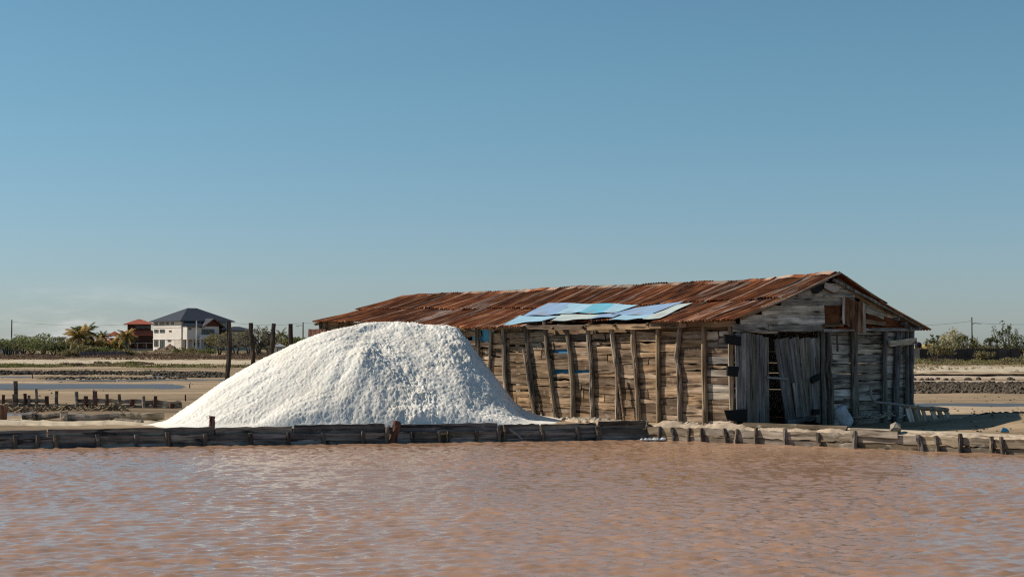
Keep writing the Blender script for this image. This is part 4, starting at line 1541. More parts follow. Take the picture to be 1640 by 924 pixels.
for px, py, D, h, lab in ((304, 621, 0, .18, 'tiny dark stake at the left shoulder of the salt pile'), (297, 642, 0, .24, 'thin dark stake just left of the salt pile slope'), (52, 606, 0, .36, 'lone thin stake in the pale pan beyond the stake fence')):
    g = G(px, py, 0)
    tag(log('stake', [Vector((g.x, g.y, -.15)), Vector((g.x, g.y, h))], .03, M_darkpost, None, n=5), lab, 'stake')


# ------------------------------------------------------------------ dikes of mud lumps
def clods(label, px0, px1, yn, yf, n, s0, s1, mat, name='mud_lumps', seed=1, hump=0.0):
    rng.seed(seed)
    m = MB()
    a_, c_ = G(0, yn, 0).y, G(0, yf, 0).y
    for k in range(n):
        f = rng.random()
        px = px0 + (px1 - px0) * f
        Y = rng.uniform(a_, c_)
        if float(vnoise(px * .045, Y * .25, seed)) < rng.uniform(-1.1, .1):
            continue
        X = (px - CX) / FPX * Y
        s = rng.uniform(s0, s1) * (0.55 + .45 * math.sin(math.pi * f) ** .4)
        q = 1 - abs(2 * (Y - a_) / (c_ - a_) - 1)
        m.blob((X, Y, gz(X, Y) + s * .15 + hump * q * (0.6 + .4 * math.sin(px * .12))), s, .4, .8)
    o = m.build(name, mat)
    return tag(o, label, kind='stuff')


clods('dark row of mud lumps forming a dike across the left pans', -80, 185, 600.5, 595.5, 1500, .08, .2, M_clod, seed=5)
clods('broken continuation of the dark mud dike nearer the salt pile', 175, 290, 601, 596.5, 420, .08, .2, M_clodr, seed=6)
clods('grey heap of dug mud left of the salt pile', 262, 362, 604, 597, 900, .08, .17, M_clodr, seed=7, hump=.12)
clods('thin dark line of clods along the second pan', 60, 300, 607.4, 605.6, 300, .06, .14, M_clodr, seed=8)
clods('dark lumpy mud bank right of the shed', 1380, 1760, 630, 614.5, 2600, .05, .14, M_clodr, seed=9, hump=.04)
clods('darkest mud lumps along the crest of the right mud bank', 1380, 1760, 619, 613.5, 520, .06, .15, M_clod, seed=10, hump=.05)
clods('row of small dark mud stubs on the pale dike', 1400, 1760, 609.6, 607.6, 44, .09, .2, M_clod, seed=11)
clods('few dark clods on the tan flat right of the shed', 1560, 1760, 669, 663.5, 220, .03, .09, M_clod, seed=12, hump=.05)
clods('small stones and litter scattered over the left pans', -40, 330, 668, 585, 150, .03, .09, M_stone, 'scattered_stones', seed=13)
clods('small clods scattered over the tan flat on the right', 1470, 1700, 690, 634, 140, .015, .05, M_clodr, 'scattered_clods', seed=14)
rng.seed(77)
# long low dark board dike right of the shed
dk = empty('board_dike', G(1550, 603, 0))
tag(dk, 'long straight dark board dike far right of the shed', 'dike')
o0 = dk.location.copy()
px = 1440
while px < 1760:
    w = rng.uniform(46, 60)
    a, c = at(px, 601.3, o0.y) - o0, at(px + w - .6, 601.3, o0.y) - o0
    plank('plank', a, c, .2, .12, Vector((0, -1, 0)), M_darkpost, dk, n=6, rag=.02)
    px += w


# ------------------------------------------------------------------ vegetation
L_green = leafmat('green_leaves', [(0.062, 0.075, 0.027), (0.144, 0.163, 0.056), (0.250, 0.256, 0.100), (0.100, 0.112, 0.044)])
L_olive = leafmat('olive_leaves', [(0.075, 0.069, 0.030), (0.188, 0.169, 0.075), (0.300, 0.256, 0.125), (0.125, 0.112, 0.056)])
L_dark = leafmat('dark_leaves', [(0.044, 0.053, 0.025), (0.094, 0.106, 0.045), (0.175, 0.175, 0.075)])
L_grey = leafmat('grey_leaves', [(0.072, 0.067, 0.049), (0.160, 0.145, 0.102), (0.246, 0.225, 0.160)])
L_dry = leafmat('dry_brush', [(0.06, 0.04, 0.028), (0.13, 0.086, 0.056), (0.21, 0.145, 0.095), (0.1, 0.07, 0.047)])
L_drygreen = leafmat('dry_green_brush', [(0.102, 0.080, 0.043), (0.189, 0.174, 0.072), (0.290, 0.232, 0.116), (0.145, 0.116, 0.065)])
L_yellow = leafmat('yellow_leaves', [(0.145, 0.109, 0.029), (0.348, 0.261, 0.072), (0.522, 0.392, 0.116), (0.174, 0.174, 0.043)])
L_grass = leafmat('low_green_plants', [(0.072, 0.080, 0.026), (0.145, 0.152, 0.043), (0.217, 0.203, 0.072), (0.109, 0.102, 0.043)])
L_palmy = leafmat('yellowing_fronds', [(0.203, 0.123, 0.036), (0.435, 0.275, 0.087), (0.580, 0.392, 0.145), (0.174, 0.160, 0.043)])
L_palm = leafmat('green_fronds', [(0.043, 0.058, 0.022), (0.102, 0.116, 0.041), (0.174, 0.167, 0.058)])
M_trunk = plain('grey_bark', (0.11, 0.09, 0.075), 0.95, .4, 3)


def leaves(vs, fs, c, r, n, size, up=0.0):
    for _ in range(n):
        while True:
            x, y, z = rng.uniform(-1, 1), rng.uniform(-1, 1), rng.uniform(-1, 1)
            q = x * x + y * y + z * z
            if q <= 1:
                break
        k = (0.35 + 0.65 * q ** .5) / max(q ** .5, .05) * q ** .5 if False else 1
        p = Vector((c[0] + x * r[0] * k, c[1] + y * r[1] * k, c[2] + z * r[2] * k))
        s = size * rng.uniform(.55, 1.35)
        a = Vector((rng.gauss(0, 1), rng.gauss(0, 1), rng.gauss(0, .6) + up)).normalized()
        b_ = a.cross(Vector((rng.gauss(0, 1), rng.gauss(0, 1), rng.gauss(0, 1)))).normalized()
        b0 = len(vs)
        vs += [p - a * s * .5, p + b_ * s * .28 + a * s * .05, p + a * s * .5, p - b_ * s * .28 + a * s * .05]
        fs.append((b0, b0 + 1, b0 + 2, b0 + 3))


def tree(name, px, D, label, cat, shape, mat, group, ybase=None, width=5.0, height=4.0, size=.3, dens=1.0, trunk=.12, seed=1):
    """shape: acacia (flat layered crown), round, bush, open"""
    rng.seed(seed * 101 + 7)
    X = (px - CX) / FPX * D
    z = gz(X, D)
    root = empty(name, (X, D, z - .05))
    tag(root, label, cat, group)
    vs, fs = [], []
    tm = MB()
    th = {'acacia': .42, 'round': .3, 'bush': .1, 'open': .25}[shape] * height
    nst = {'acacia': 3, 'round': 2, 'bush': 4, 'open': 4}[shape]
    ncl = {'acacia': 40, 'round': 36, 'bush': 26, 'open': 36}[shape]
    tips = []
    for k in range(ncl):
        a = rng.uniform(0, 6.28)
        q = rng.random() ** .55
        x, y = math.cos(a) * q * width / 2, math.sin(a) * q * width / 2 * .8
        if shape == 'acacia':
            zz = height * rng.uniform(.32, .95) - q * height * .12
            r = (width * .15, width * .15, height * .085)
        elif shape == 'round':
            zz = th + (height - th) * rng.uniform(.1, .92) * (1 - .45 * q * q)
            r = (width * .14, width * .14, height * .12)
        elif shape == 'bush':
            zz = height * rng.uniform(.12, .85) * (1 - .5 * q * q)
            r = (width * .17, width * .15, height * .18)
        else:
            zz = th + (height - th) * rng.uniform(0, .97) * (1 - .35 * q)
            r = (width * .09, width * .09, height * .085)
        tips.append((x, y, zz))
        leaves(vs, fs, (x, y, zz), r, int(34 * dens), size)
    for k in range(nst):
        a = 6.28 * k / nst + rng.uniform(-.5, .5)
        mid = Vector((math.cos(a) * width * .1, math.sin(a) * width * .08, th))
        tm.tube([(math.cos(a) * .1, math.sin(a) * .1, -.1), mid * .55 + Vector((0, 0, .1)), mid], [trunk, trunk * .8, trunk * .6], 6)
        for t in tips[k::nst][:6]:
            v = Vector(t)
            tm.tube([mid, mid.lerp(v, .55) + Vector((0, 0, .1)), v], [trunk * .5, trunk * .35, trunk * .15], 4)
    tm.build('trunk', M_trunk, root)
    mesh('crown', vs, fs, mat, root)
    return root


GT_L = 'trees and bushes along the far left shore'
D = 300
TREES_L = [
    (10, 300, 'low flat acacia over the cactus at the left edge', 'acacia', L_dark, 8, 2.9, .34, 1),
    (38, 292, 'wide dark acacia behind the thick split trunk at far left', 'acacia', L_green, 8, 3.6, .34, 2),
    (70, 288, 'tallest acacia of the left grove with a flat top', 'acacia', L_green, 8.5, 3.9, .34, 3),
    (52, 305, 'light green rounded tree in the middle of the left grove', 'round', L_green, 8, 3.2, .36, 4),
    (95, 296, 'bare greyish tree right of the tallest acacia', 'acacia', L_grey, 5.5, 3.3, .3, 5),
    (86, 280, 'small dark tree standing on one bare stem before the left grove', 'round', L_dark, 3.6, 2.5, .28, 6),
    (108, 292, 'round green bush left of the palms', 'round', L_olive, 4.6, 2.9, .32, 7),
    (121, 285, 'pale green bush at the end of the grey compound fence', 'bush', L_grass, 3.2, 1.7, .28, 8),
    (112, 278, 'brown green scrubby bush before the palms', 'bush', L_drygreen, 3.6, 1.5, .28, 9),
    (352, 300, 'olive bush against the right side of the white house', 'round', L_olive, 5.2, 4.2, .34, 10),
    (378, 292, 'large grey green tree right of the white house', 'round', L_grey, 6.4, 4.4, .34, 11),
    (398, 305, 'dark green tree behind the second dark post', 'round', L_olive, 5.6, 4.6, .34, 12),
    (414, 292, 'tall grey leafed tree between the second and third dark posts', 'open', L_grey, 5.6, 5.4, .34, 13),
    (430, 305, 'yellow green bushy tree beside the third dark post', 'round', L_olive, 4.2, 4.9, .34, 14),
    (452, 330, 'green bush behind the small white hut', 'round', L_olive, 7, 3.6, .36, 15),
    (472, 330, 'dark green bush right of the shortest dark post', 'round', L_green, 6.5, 3.2, .36, 16),
    (490, 345, 'low green bush at the far end of the shed', 'bush', L_green, 6.5, 2.8, .38, 17),
    (292, 318, 'low green bush in front of the white house wall', 'bush', L_grass, 3.4, 1.3, .24, 18),
    (312, 314, 'small green bush at the foot of the pale lamp pole', 'bush', L_olive, 3.2, 1.2, .24, 19),
    (332, 312, 'bright green bush under the white balcony', 'bush', L_green, 3.4, 1.4, .24, 20),
    (135, 300, 'dark bush below the tall palm', 'round', L_dark, 5.5, 2.6, .32, 21),
    (163, 298, 'dark bush in the middle of the palm garden', 'round', L_dark, 5.5, 2.3, .32, 22),
    (190, 300, 'dark bush at the right of the palm garden', 'round', L_olive, 4.2, 2.1, .32, 23),
]
for px, D, lab, sh, mat, w, h, sz, sd in TREES_L:
    tree('bush' if h < 2.1 else 'tree', px, D, lab, 'bush' if h < 2.1 else 'tree', sh, mat, GT_L, width=w, height=h * 1.1, size=sz * 1.1, trunk=.1 + .02 * h, seed=sd)
GT_R = 'trees and bushes along the dark wall on the right'
TREES_R = [
    (1497, 232, 'dark leafy tree nearest the black water tank on the wall', 'open', L_dark, 3.4, 4.1, .28, 31),
    (1524, 236, 'tall yellow flowering tree left of the utility pole', 'round', L_yellow, 4.0, 4.9, .27, 32),
    (1510, 221, 'dense green bush in front of the dark wall under the yellow tree', 'round', L_olive, 3.6, 3.2, .27, 33),
    (1545, 232, 'upright dark green tree just left of the utility pole', 'open', L_dark, 3.4, 4.6, .28, 34),
    (1563, 234, 'mixed olive tree just right of the utility pole', 'round', L_olive, 3.6, 3.5, .27, 35),
    (1588, 236, 'thin dark sapling halfway along the dark wall', 'open', L_dark, 3.0, 4.3, .28, 36),
    (1612, 240, 'tallest dark open tree at the right', 'open', L_dark, 4.2, 6.7, .3, 37),
    (1634, 236, 'dark leafy tree cut by the right edge of the photo', 'open', L_dark, 3.4, 4.4, .3, 38),
    (1575, 221, 'low olive bush growing against the dark wall', 'bush', L_olive, 3.0, 2.2, .26, 39),
    (1476, 300, 'yellow bush beyond the wall by the shed eave', 'bush', L_yellow, 3.6, 2.5, .3, 40),
    (1497, 205, 'grey dead bush in the grass before the dark wall', 'bush', L_dry, 2.2, 1.0, .2, 41),
    (1622, 196, 'brown dry bush at the right edge of the sand strip', 'bush', L_drygreen, 4.2, 1.0, .22, 42),
    (1655, 220, 'low dark bush below the end of the dark wall', 'bush', L_dark, 3.6, 1.6, .26, 43),
]
for px, D, lab, sh, mat, w, h, sz, sd in TREES_R:
    tree('bush' if h < 2.7 else 'tree', px, D, lab, 'bush' if h < 2.7 else 'tree', sh, mat, GT_R, width=w, height=h, size=sz, trunk=.07 + .01 * h, dens=.75 if sh == 'open' else 1, seed=sd)
GB = 'low plants on the sand of the left pans'
for px, py, w, h, mat, lab, sd in ((32, 587.5, 11, .9, L_grass, 'broad mat of green plants on the left sand', 51), (55, 587.5, 7, .6, L_grass, 'lower right end of the green plant mat on the left sand', 52), (115, 586.5, 3.4, .75, L_dry, 'dark round bush on the sand below the grey fence', 53),
                                   (161, 586, 2.4, 1.1, L_dry, 'dark brown bush on the sand below the red house', 54), (178, 586.5, 5.5, .7, L_drygreen, 'dull green plants right of the brown sand bush', 55), (204, 586, 3.6, .9, L_grass, 'green bush on the sand below the red house', 56),
                                   (222, 584, 4.5, .75, L_dry, 'dark flat bush on the sand right of the green one', 57), (285, 588.5, 8.5, .75, L_grass, 'bright green plant mat below the white house', 58), (266, 588, 4, .5, L_grass, 'left tail of the green mat below the white house', 59), (372, 589, 5.5, .6, L_drygreen, 'dull plants around the foot of the tallest dark post', 60), (8, 588, 6, .45, L_grass, 'sparse green plants at the left edge of the sand', 61)):
    g = G(px, py, 0)
    tree('bush', px, g.y, lab, 'bush', 'bush', mat, GB, width=w, height=h * .62, size=.22, dens=1.2, trunk=.04, seed=sd)


def brush(label, px0, px1, D0, D1, n, h0, h1, size, mat, name='dry_scrub', seed=1, clump=1.0):
    """knee high vegetation nobody could count"""
    rng.seed(seed)
    vs, fs = [], []
    for k in range(n):
        Y = rng.uniform(D0, D1)
        px = rng.uniform(px0, px1)
        X = (px - CX) / FPX * Y
        d = float(fbm(X * .09 * clump, Y * .05, 3, seed))
        if d < -0.35:
            continue
        h = rng.uniform(h0, h1) * (0.65 + .55 * max(0, d + .35))
        z = gz(X, Y)
        leaves(vs, fs, (X, Y, z + h * .5), (h * .9, h * .9, h * .55), 7, size, .7)
    o = mesh(name, vs, fs, mat)
    return tag(o, label, kind='stuff')


brush('brown knee high scrub before the far left trees and houses', -60, 520, 252, 300, 5200, .3, .62, .28, L_dry, seed=3)
brush('second band of dull scrub nearer the far left houses', -60, 520, 300, 345, 1700, .3, .65, .28, L_drygreen, seed=4)
brush('sparse grass tufts scattered on the left sand', -60, 420, 160, 240, 160, .06, .16, .14, L_drygreen, 'grass', seed=5)
brush('tan green grass strip below the dark wall on the right', 1420, 1720, 178, 222, 1700, .2, .5, .2, L_drygreen, 'grass', seed=6)
brush('greener weeds mixed in the grass strip on the right', 1420, 1720, 182, 221, 420, .22, .55, .2, L_grass, 'weeds', seed=7, clump=2)
brush('dull sparse plants along the sand right of the shed', 1440, 1720, 130, 165, 260, .15, .4, .16, L_drygreen, 'weeds', seed=8)


def far_wood(label, px0, px1, D0, D1, n, h0, h1, mat, seed):
    rng.seed(seed)
    vs, fs = [], []
    for k in range(n):
        Y = rng.uniform(D0, D1)
        X = (rng.uniform(px0, px1) - CX) / FPX * Y
        h = rng.uniform(h0, h1) * (0.75 + .4 * float(vnoise(X * .03, 3, seed)))
        leaves(vs, fs, (X, Y, gz(X, Y) + h * .45), (h * .9, h * .8, h * .5), 16, .9)
    return tag(mesh('far_wood', vs, fs, mat), label, kind='stuff')


far_wood('far low wood on the horizon behind the left houses', -300, 720, 480, 600, 1300, 2.6, 4.6, L_dark, 5)
far_wood('far low scrub wood on the horizon at the right', 1100, 1900, 560, 680, 700, 1.6, 3.0, L_olive, 6)

# palms --------------------------------------------------------------------------
def frond_mesh(L, droop, mat, seed):
    rng.seed(seed)
    m = MB()
    pts = []
    for i in range(9):
        t = i / 8
        pts.append(Vector((L * t * (1 - .12 * t), 0, L * (.38 * t - droop * t * t))))
    m.tube(pts, [.05 * (1 - .85 * i / 8) for i in range(9)], 3)
    for i in range(1, 17):
        t = i / 17
        j = min(int(t * 8), 7)
        p = pts[j].lerp(pts[j + 1], t * 8 - j)
        ll = L * .3 * (1 - abs(t - .45) * 1.1)
        for s in (-1, 1):
            tip = p + Vector((ll * .45, s * ll * .75, -ll * rng.uniform(.35, .75)))
            wv = Vector((L * .035, 0, 0))
            m.add([p - wv, p + wv, tip], [(0, 1, 2)])
    me_o = m.build('frond', mat)
    return me_o


def palm(px, D, top_py, label, mats, seed, L=2.3, n=16):
    X = (px - CX) / FPX * D
    z = gz(X, D)
    ctr = at(px, top_py, D)
    root = empty('palm_tree', (X, D, z - .1))
    tag(root, label, 'palm tree', 'palms around the red house')
    h = ctr.z - z
    rng.seed(seed)
    log('trunk', [Vector((.2, 0, -.1)), Vector((0.08, 0, h * .5)), Vector((0, 0, h))], .16, M_trunk, root, n=7, taper=.7)
    protos = [frond_mesh(L, dr, mats[i % len(mats)], seed * 7 + i) for i, dr in enumerate((.35, .62, .95, .5))]
    for k in range(n):
        ring = k / n
        pr = protos[rng.randrange(4)] if ring > .35 else protos[rng.choice([0, 3])]
        a = k * 2.4 + rng.uniform(-.3, .3)
        el = R(55) * (1 - ring) - R(38) * ring + rng.uniform(-.15, .15)
        M = Matrix.Translation((0, 0, h)) @ Matrix.Rotation(a, 4, 'Z') @ Matrix.Rotation(-el, 4, 'Y') @ Matrix.Scale(rng.uniform(.8, 1.1), 4)
        if k < 4:
            o = protos[k]
            o.parent = root
            o.matrix_basis = M
        else:
            copy_part(pr, root, M)


palm(126, 285, 538.5, 'tallest golden palm at the left of the palm garden', [L_palmy, L_palmy, L_palm, L_palmy], 3, 3.3, 34)
palm(137, 292, 532.5, 'green topped palm behind the golden palm', [L_palm, L_palm, L_palmy, L_palm], 4, 2.9, 26)
palm(151, 284, 550.5, 'low yellowing palm right of the golden palm', [L_palmy, L_palm, L_palmy, L_palmy], 5, 2.6, 28)
palm(164, 296, 537.5, 'slim green palm between the golden palm and the red house', [L_palm, L_palm, L_palm, L_palm], 6, 1.9, 20)
palm(176, 286, 552.5, 'golden green palm before the red garden roofs', [L_palmy, L_palm, L_palmy, L_palm], 7, 2.4, 26)
palm(188, 288, 551.5, 'small dark palm left of the red house', [L_palm, L_palm, L_palm, L_palmy], 8, 2.2, 24)
palm(203, 284, 537.5, 'golden palm standing in front of the red house', [L_palmy, L_palm, L_palmy, L_palmy], 9, 2.4, 26)
for px, D, w, h, lab, mt, sd in ((127, 281, 4.6, 2.3, 'olive green undergrowth at the foot of the golden palm', L_olive, 91), (148, 281, 4.2, 2.0, 'tangled undergrowth between the low palms', L_olive, 92), (172, 281, 4.6, 2.0, 'dark undergrowth beneath the garden shelters', L_green, 93), (199, 281, 4.0, 1.7, 'olive undergrowth at the foot of the palm before the red house', L_olive, 94)):
    tree('bush', px, D, lab, 'bush', 'bush', mt, GT_L, width=w, height=h, size=.42, trunk=.06, dens=1.1, seed=sd)
palm(450, 315, 536, 'half bare palm with upright fronds beside the third dark post', [L_palm, L_grey, L_palm, L_palm], 10, 2.4, 10)

# cactus and split trunk at the left edge
rng.seed(5)
X = (14 - CX) / FPX * 268
cz = gz(X, 268)
cac = empty('cactus', (X, 268, cz))
tag(cac, 'dark many armed cactus against the pale wall at the left edge', 'cactus')
M_cact = plain('cactus_skin', (0.025, 0.035, 0.024), .8, .3, 5)
for dx, dy, h in ((-.9, 0, 1.5), (-.55, .2, 1.75), (-.15, -.1, 1.9), (.25, .1, 1.85), (.6, 0, 1.5), (.9, .2, 1.2)):
    log('arm', [Vector((dx * .35, dy * .3, -.1)), Vector((dx * .7, dy, h * .35)), Vector((dx, dy, h))], .12, M_cact, cac, n=7, jit=.1)
st = empty('dead_tree', ((27 - CX) / FPX * 262, 262, gz((27 - CX) / FPX * 262, 262)))
tag(st, 'thick dark split trunk beside the cactus at far left', 'dead tree')
log('trunk', [Vector((.1, 0, -.1)), Vector((0, 0, .8)), Vector((-.3, 0, 1.7))], .34, M_trunk, st, n=7, taper=.6)
log('branch', [Vector((.05, 0, .6)), Vector((.4, 0, 1.2)), Vector((.7, .1, 2.0))], .16, M_trunk, st, n=6, taper=.6)

# ------------------------------------------------------------------ far buildings
M_wallw = plain('white_render', (0.62, 0.575, 0.52), .9, .1, .6)
M_wallg = plain('cream_render', (0.5, 0.45, 0.39), .9, .12, .6)
M_slate = plain('dark_roof_tiles', (0.03, 0.034, 0.045), .6, .25, 1.2)
M_redroof = plain('red_roof_tiles', (0.31, 0.085, 0.05), .8, .2, 1.5)
M_redwall = plain('dark_red_boards', (0.04, 0.022, 0.02), .9, .25, 1.5)
M_brownwood = plain('brown_timber', (0.12, 0.05, 0.03), .85, .25, 2)
M_grout = plain('grey_concrete', (0.24, 0.22, 0.2), .95, .2, 1)
M_fence = plain('grey_purple_boards', (0.16, 0.13, 0.13), .95, .3, 1.2, rnd_val=.3)
M_block = plain('dark_stained_block', (0.055, 0.05, 0.048), .95, .4, .8, rnd_val=.25)
M_glass, nt, b = pmat('window_glass', 0.1, 0.5)
b.inputs['Base Color'].default_value = (0.02, 0.028, 0.03, 1)
M_frame = plain('window_frame_paint', (0.13, 0.13, 0.12), .7, .1)
M_lamp = plain('pale_pole', (0.55, 0.53, 0.5), .7, .1)
M_tank = plain('black_tank', (0.012, 0.012, 0.016), .5, .2)
Zv = Vector((0, 0, 1))


class Face:
    """a wall face: origin, direction along it, outward normal"""

    def __init__(s, o, d, n_):
        s.o, s.d, s.n = o, d, n_

    def p(s, a, z, out=0.0):
        return s.o + s.d * a + s.n * out + Zv * z

    def slab(s, m, a0, a1, z0, z1, o0, o1):
        m.prism([(a0, z0), (a1, z0), (a1, z1), (a0, z1)], s.o + s.n * o0, s.d, Zv, s.n, o1 - o0)


def window(face, a0, a1, z0, z1, owner, glass=M_glass, bars=1, fr=.09, mat=M_frame):
    m = MB()
    face.slab(m, a0, a1, z0, z0 + fr, .003, .09)
    face.slab(m, a0, a1, z1 - fr, z1, .003, .09)
    face.slab(m, a0, a0 + fr, z0 + fr, z1 - fr, .003, .088)
    face.slab(m, a1 - fr, a1, z0 + fr, z1 - fr, .003, .088)
    for k in range(bars):
        x = a0 + (a1 - a0) * (k + 1) / (bars + 1)
        face.slab(m, x - fr / 2, x + fr / 2, z0 + fr, z1 - fr, .003, .082)
    w = m.build('window', mat, owner)
    n_ = bars + 1
    for k in range(n_):
        m = MB()
        x0 = a0 + (a1 - a0) * k / n_ + fr * .6
        x1 = a0 + (a1 - a0) * (k + 1) / n_ - fr * .6
        face.slab(m, x0, x1, z0 + fr + .005, z1 - fr - .005, .004, .03)
        m.build('pane', glass, w)
    return w


def hip_roof(m, o, ex, ey, x0, x1, y0, y1, z, zr, inset, t=.18):
    """hip roof over the rectangle in the frame o, ex, ey; ridge along x if longer"""
    if (x1 - x0) >= (y1 - y0):
        ym = (y0 + y1) / 2
        r = [(x0 + inset, ym), (x1 - inset, ym)]
    else:
        xm = (x0 + x1) / 2
        r = [(xm, y0 + inset), (xm, y1 - inset)]

    def P(x, y, zz):
        return o + ex * x + ey * y + Zv * zz
    c = [P(x0, y0, z), P(x1, y0, z), P(x1, y1, z), P(x0, y1, z)]
    cb = [p - Zv * t for p in c]
    rr_ = [P(r[0][0], r[0][1], zr), P(r[1][0], r[1][1], zr)]
    v = c + cb + rr_
    if (x1 - x0) >= (y1 - y0):
        f = [(0, 1, 9, 8), (1, 2, 9), (2, 3, 8, 9), (3, 0, 8)]
    else:
        f = [(0, 1, 8), (1, 2, 9, 8), (2, 3, 9), (3, 0, 8, 9)]
    f += [(0, 4, 5, 1), (1, 5, 6, 2), (2, 6, 7, 3), (3, 7, 4, 0), (7, 6, 5, 4)]
    m.add(v, f)


# white three storey house
DW = 380.0
cor = at(290, 562, DW)
ga = R(42)
ER, EL = Vector((math.cos(ga), math.sin(ga), 0)), Vector((-math.sin(ga), math.cos(ga), 0))
house = empty('white_house', (cor.x, cor.y, cor.z - .3))
tag(house, 'white three storey house with dark hip roof, balcony and timber gable', 'house')
z_b = .3
O = Vector((0, 0, z_b))
ms = DW / FPX


def along(px, d):
    k = (px - CX) / FPX
    return (k * cor.y - cor.x) / (d.x - k * d.y)


def aL(px):
    return along(px, EL)


def aR(px):
    return along(px, ER)


def hz_(py):
    return (562 - py) * ms


FL = Face(O, EL, -ER)
FRT = Face(O, ER, -EL)
LL, LR = aL(245.5), aR(370)
m = MB()
m.prism([(0, 0), (LR, 0), (LR, LL), (0, LL)], O - Zv * 1.0, ER, EL, Zv, hz_(514.5) + 1.0)
m.build('wall', M_wallw, house)
m = MB()
hip_roof(m, O, ER, EL, -.7, LR + .7, -.7, LL + .7, hz_(514) + .05, hz_(497) + .75, LR * .46)
m.build('roof', M_slate, house)
# left face windows
for (a, c, yb, yt, bars) in ((253, 248, 520, 516, 1), (263.5, 256, 520, 516, 1), (271, 266, 519.5, 516, 1), (278.5, 274, 519.5, 516, 0), (254, 247.5, 532.5, 527, 1), (264, 256.5, 532.5, 527, 2), (275, 271, 531.5, 528.8, 0),
                             (254, 247.5, 555, 543.6, 1), (264, 256.5, 559.5, 543.6, 1), (274.5, 269, 547, 543.6, 0)):
    window(FL, aL(a), aL(c), hz_(yb), hz_(yt), house, bars=bars)
# string courses between the storeys
m = MB()
FL.slab(m, .1, LL, hz_(543) - .08, hz_(543) + .08, .002, .1)
m.build('string_course', M_wallw, house)
m = MB()
FL.slab(m, .2, LL - .2, hz_(524) - .05, hz_(524) + .05, .002, .08)
m.build('string_course', M_wallw, house)
m = MB()
FL.slab(m, aL(291) + .05, aL(279), 0, hz_(543.5), .002, .03)
m.build('wall_panel', M_wallg, house)
# projecting upper storey on the right face, carried on pillars over a shaded porch
OUT = 2.2
zb2, zt2 = hz_(543.5), hz_(522.5)
b0, b1, b2 = aR(292), aR(318), aR(343)
m = MB()
FRT.slab(m, b0, b2, zb2, zt2, .002, OUT)
m.build('projecting_room', M_wallw, house)
FP = Face(O - EL * OUT, ER, -EL)
for k, px in enumerate((292.5, 301, 317, 342)):
    m = MB()
    FP.slab(m, aR(px), aR(px) + .38, -.6, zb2 - .004, -.4, -.02)
    m.build('pillar', M_wallg, house)
for (a, c, yb, yt, bars) in ((294, 298.5, 528.3, 525.3, 0), (315, 325, 535.3, 527, 1), (325.6, 335.5, 535.3, 527, 1)):
    window(FP, aR(a), aR(c), hz_(yb), hz_(yt), house, bars=bars)
for (a, c, yb, yt, bars) in ((297, 303, 560, 544.4, 0), (308, 313, 553.5, 548.5, 1), (318, 322, 554, 548.5, 0), (326, 329, 553, 548.5, 0), (331, 338, 559.5, 544.4, 0)):
    window(FRT, aR(a), aR(c), hz_(yb), hz_(yt), house, bars=bars)
for (a, c) in ((346, 350.5), (351.5, 354.5), (356, 359), (360.5, 363.5)):
    window(FRT, aR(a), aR(c), hz_(521.3), hz_(516), house, bars=0, glass=plain('bright_pane', (.6, .62, .62), .3, .05) if a == 346 else bpy.data.materials['bright_pane'])
# balcony with balustrade
m = MB()
FP.slab(m, aR(308), aR(350), hz_(543.6), hz_(542.3), .004, 1.3)
FP.slab(m, aR(308), aR(350), hz_(542.3) + .002, hz_(537.8), 1.1, 1.3)
bal = m.build('balcony', M_wallw, house)
m = MB()
FP.slab(m, aR(308), aR(350), hz_(536.9), hz_(536.2), 1.08, 1.32)
m.build('handrail', M_wallw, bal)
for k in range(12):
    m = MB()
    a = aR(308) + (aR(350) - aR(308)) * (k + .3) / 12.2
    FP.slab(m, a, a + .3, hz_(537.8) + .002, hz_(536.9) - .002, 1.12, 1.28)
    m.build('baluster', M_wallw, bal)
for px in (309, 334, 349):
    m = MB()
    FP.slab(m, aR(px), aR(px) + .3, -.6, hz_(543.6) - .004, .85, 1.15)
    m.build('pillar', M_wallw, house)
# gable porch roof and lean-to
m = MB()
g0, g1 = aR(316), aR(347)
gm = (g0 + g1) / 2
zr, ze = hz_(509.5), hz_(522.3)


def GP(a, z, out):
    return FP.p(a, z, out)


for s0, s1, z0, z1 in ((g0 - .5, gm, ze - .25, zr), (gm, g1 + .5, zr, ze - .25)):
    v = [GP(s0, z0, .9), GP(s1, z1, .9), GP(s1, z1, -OUT - 1.5), GP(s0, z0, -OUT - 1.5)]
    v += [p - Zv * .16 for p in v]
    m.add(v, [(0, 1, 2, 3), (7, 6, 5, 4), (0, 4, 5, 1), (1, 5, 6, 2), (2, 6, 7, 3), (3, 7, 4, 0)])
m.build('porch_roof', M_slate, house)
m = MB()
m.prism([(g0 + .15, ze + .02), (g1 - .15, ze + .02), (gm, zr - .25)], FP.o + FP.n * .02, FP.d, Zv, FP.n, .12)
m.build('gable_timber', M_brownwood, house)
m = MB()
for s0, s1, z0, z1 in ((g0 - .5, gm, ze - .25, zr), (gm, g1 + .5, zr, ze - .25)):
    v = [GP(s0, z0 - .02, .93), GP(s1, z1 - .02, .93), GP(s1, z1 - .3, .93), GP(s0, z0 - .3, .93)]
    v += [p + FP.n * .08 for p in v]
    m.add(v, [(3, 2, 1, 0), (4, 5, 6, 7), (0, 1, 5, 4), (2, 3, 7, 6), (1, 2, 6, 5), (3, 0, 4, 7)])
m.build('barge_board', M_brownwood, house)
m = MB()
v = [GP(aR(288), hz_(522.8), .6), GP(g0 + .2, hz_(522.8), .6), GP(g0 + .2, hz_(513.5), -OUT + .05), GP(aR(293), hz_(513.5), -OUT + .05)]
v += [p - Zv * .16 for p in v]
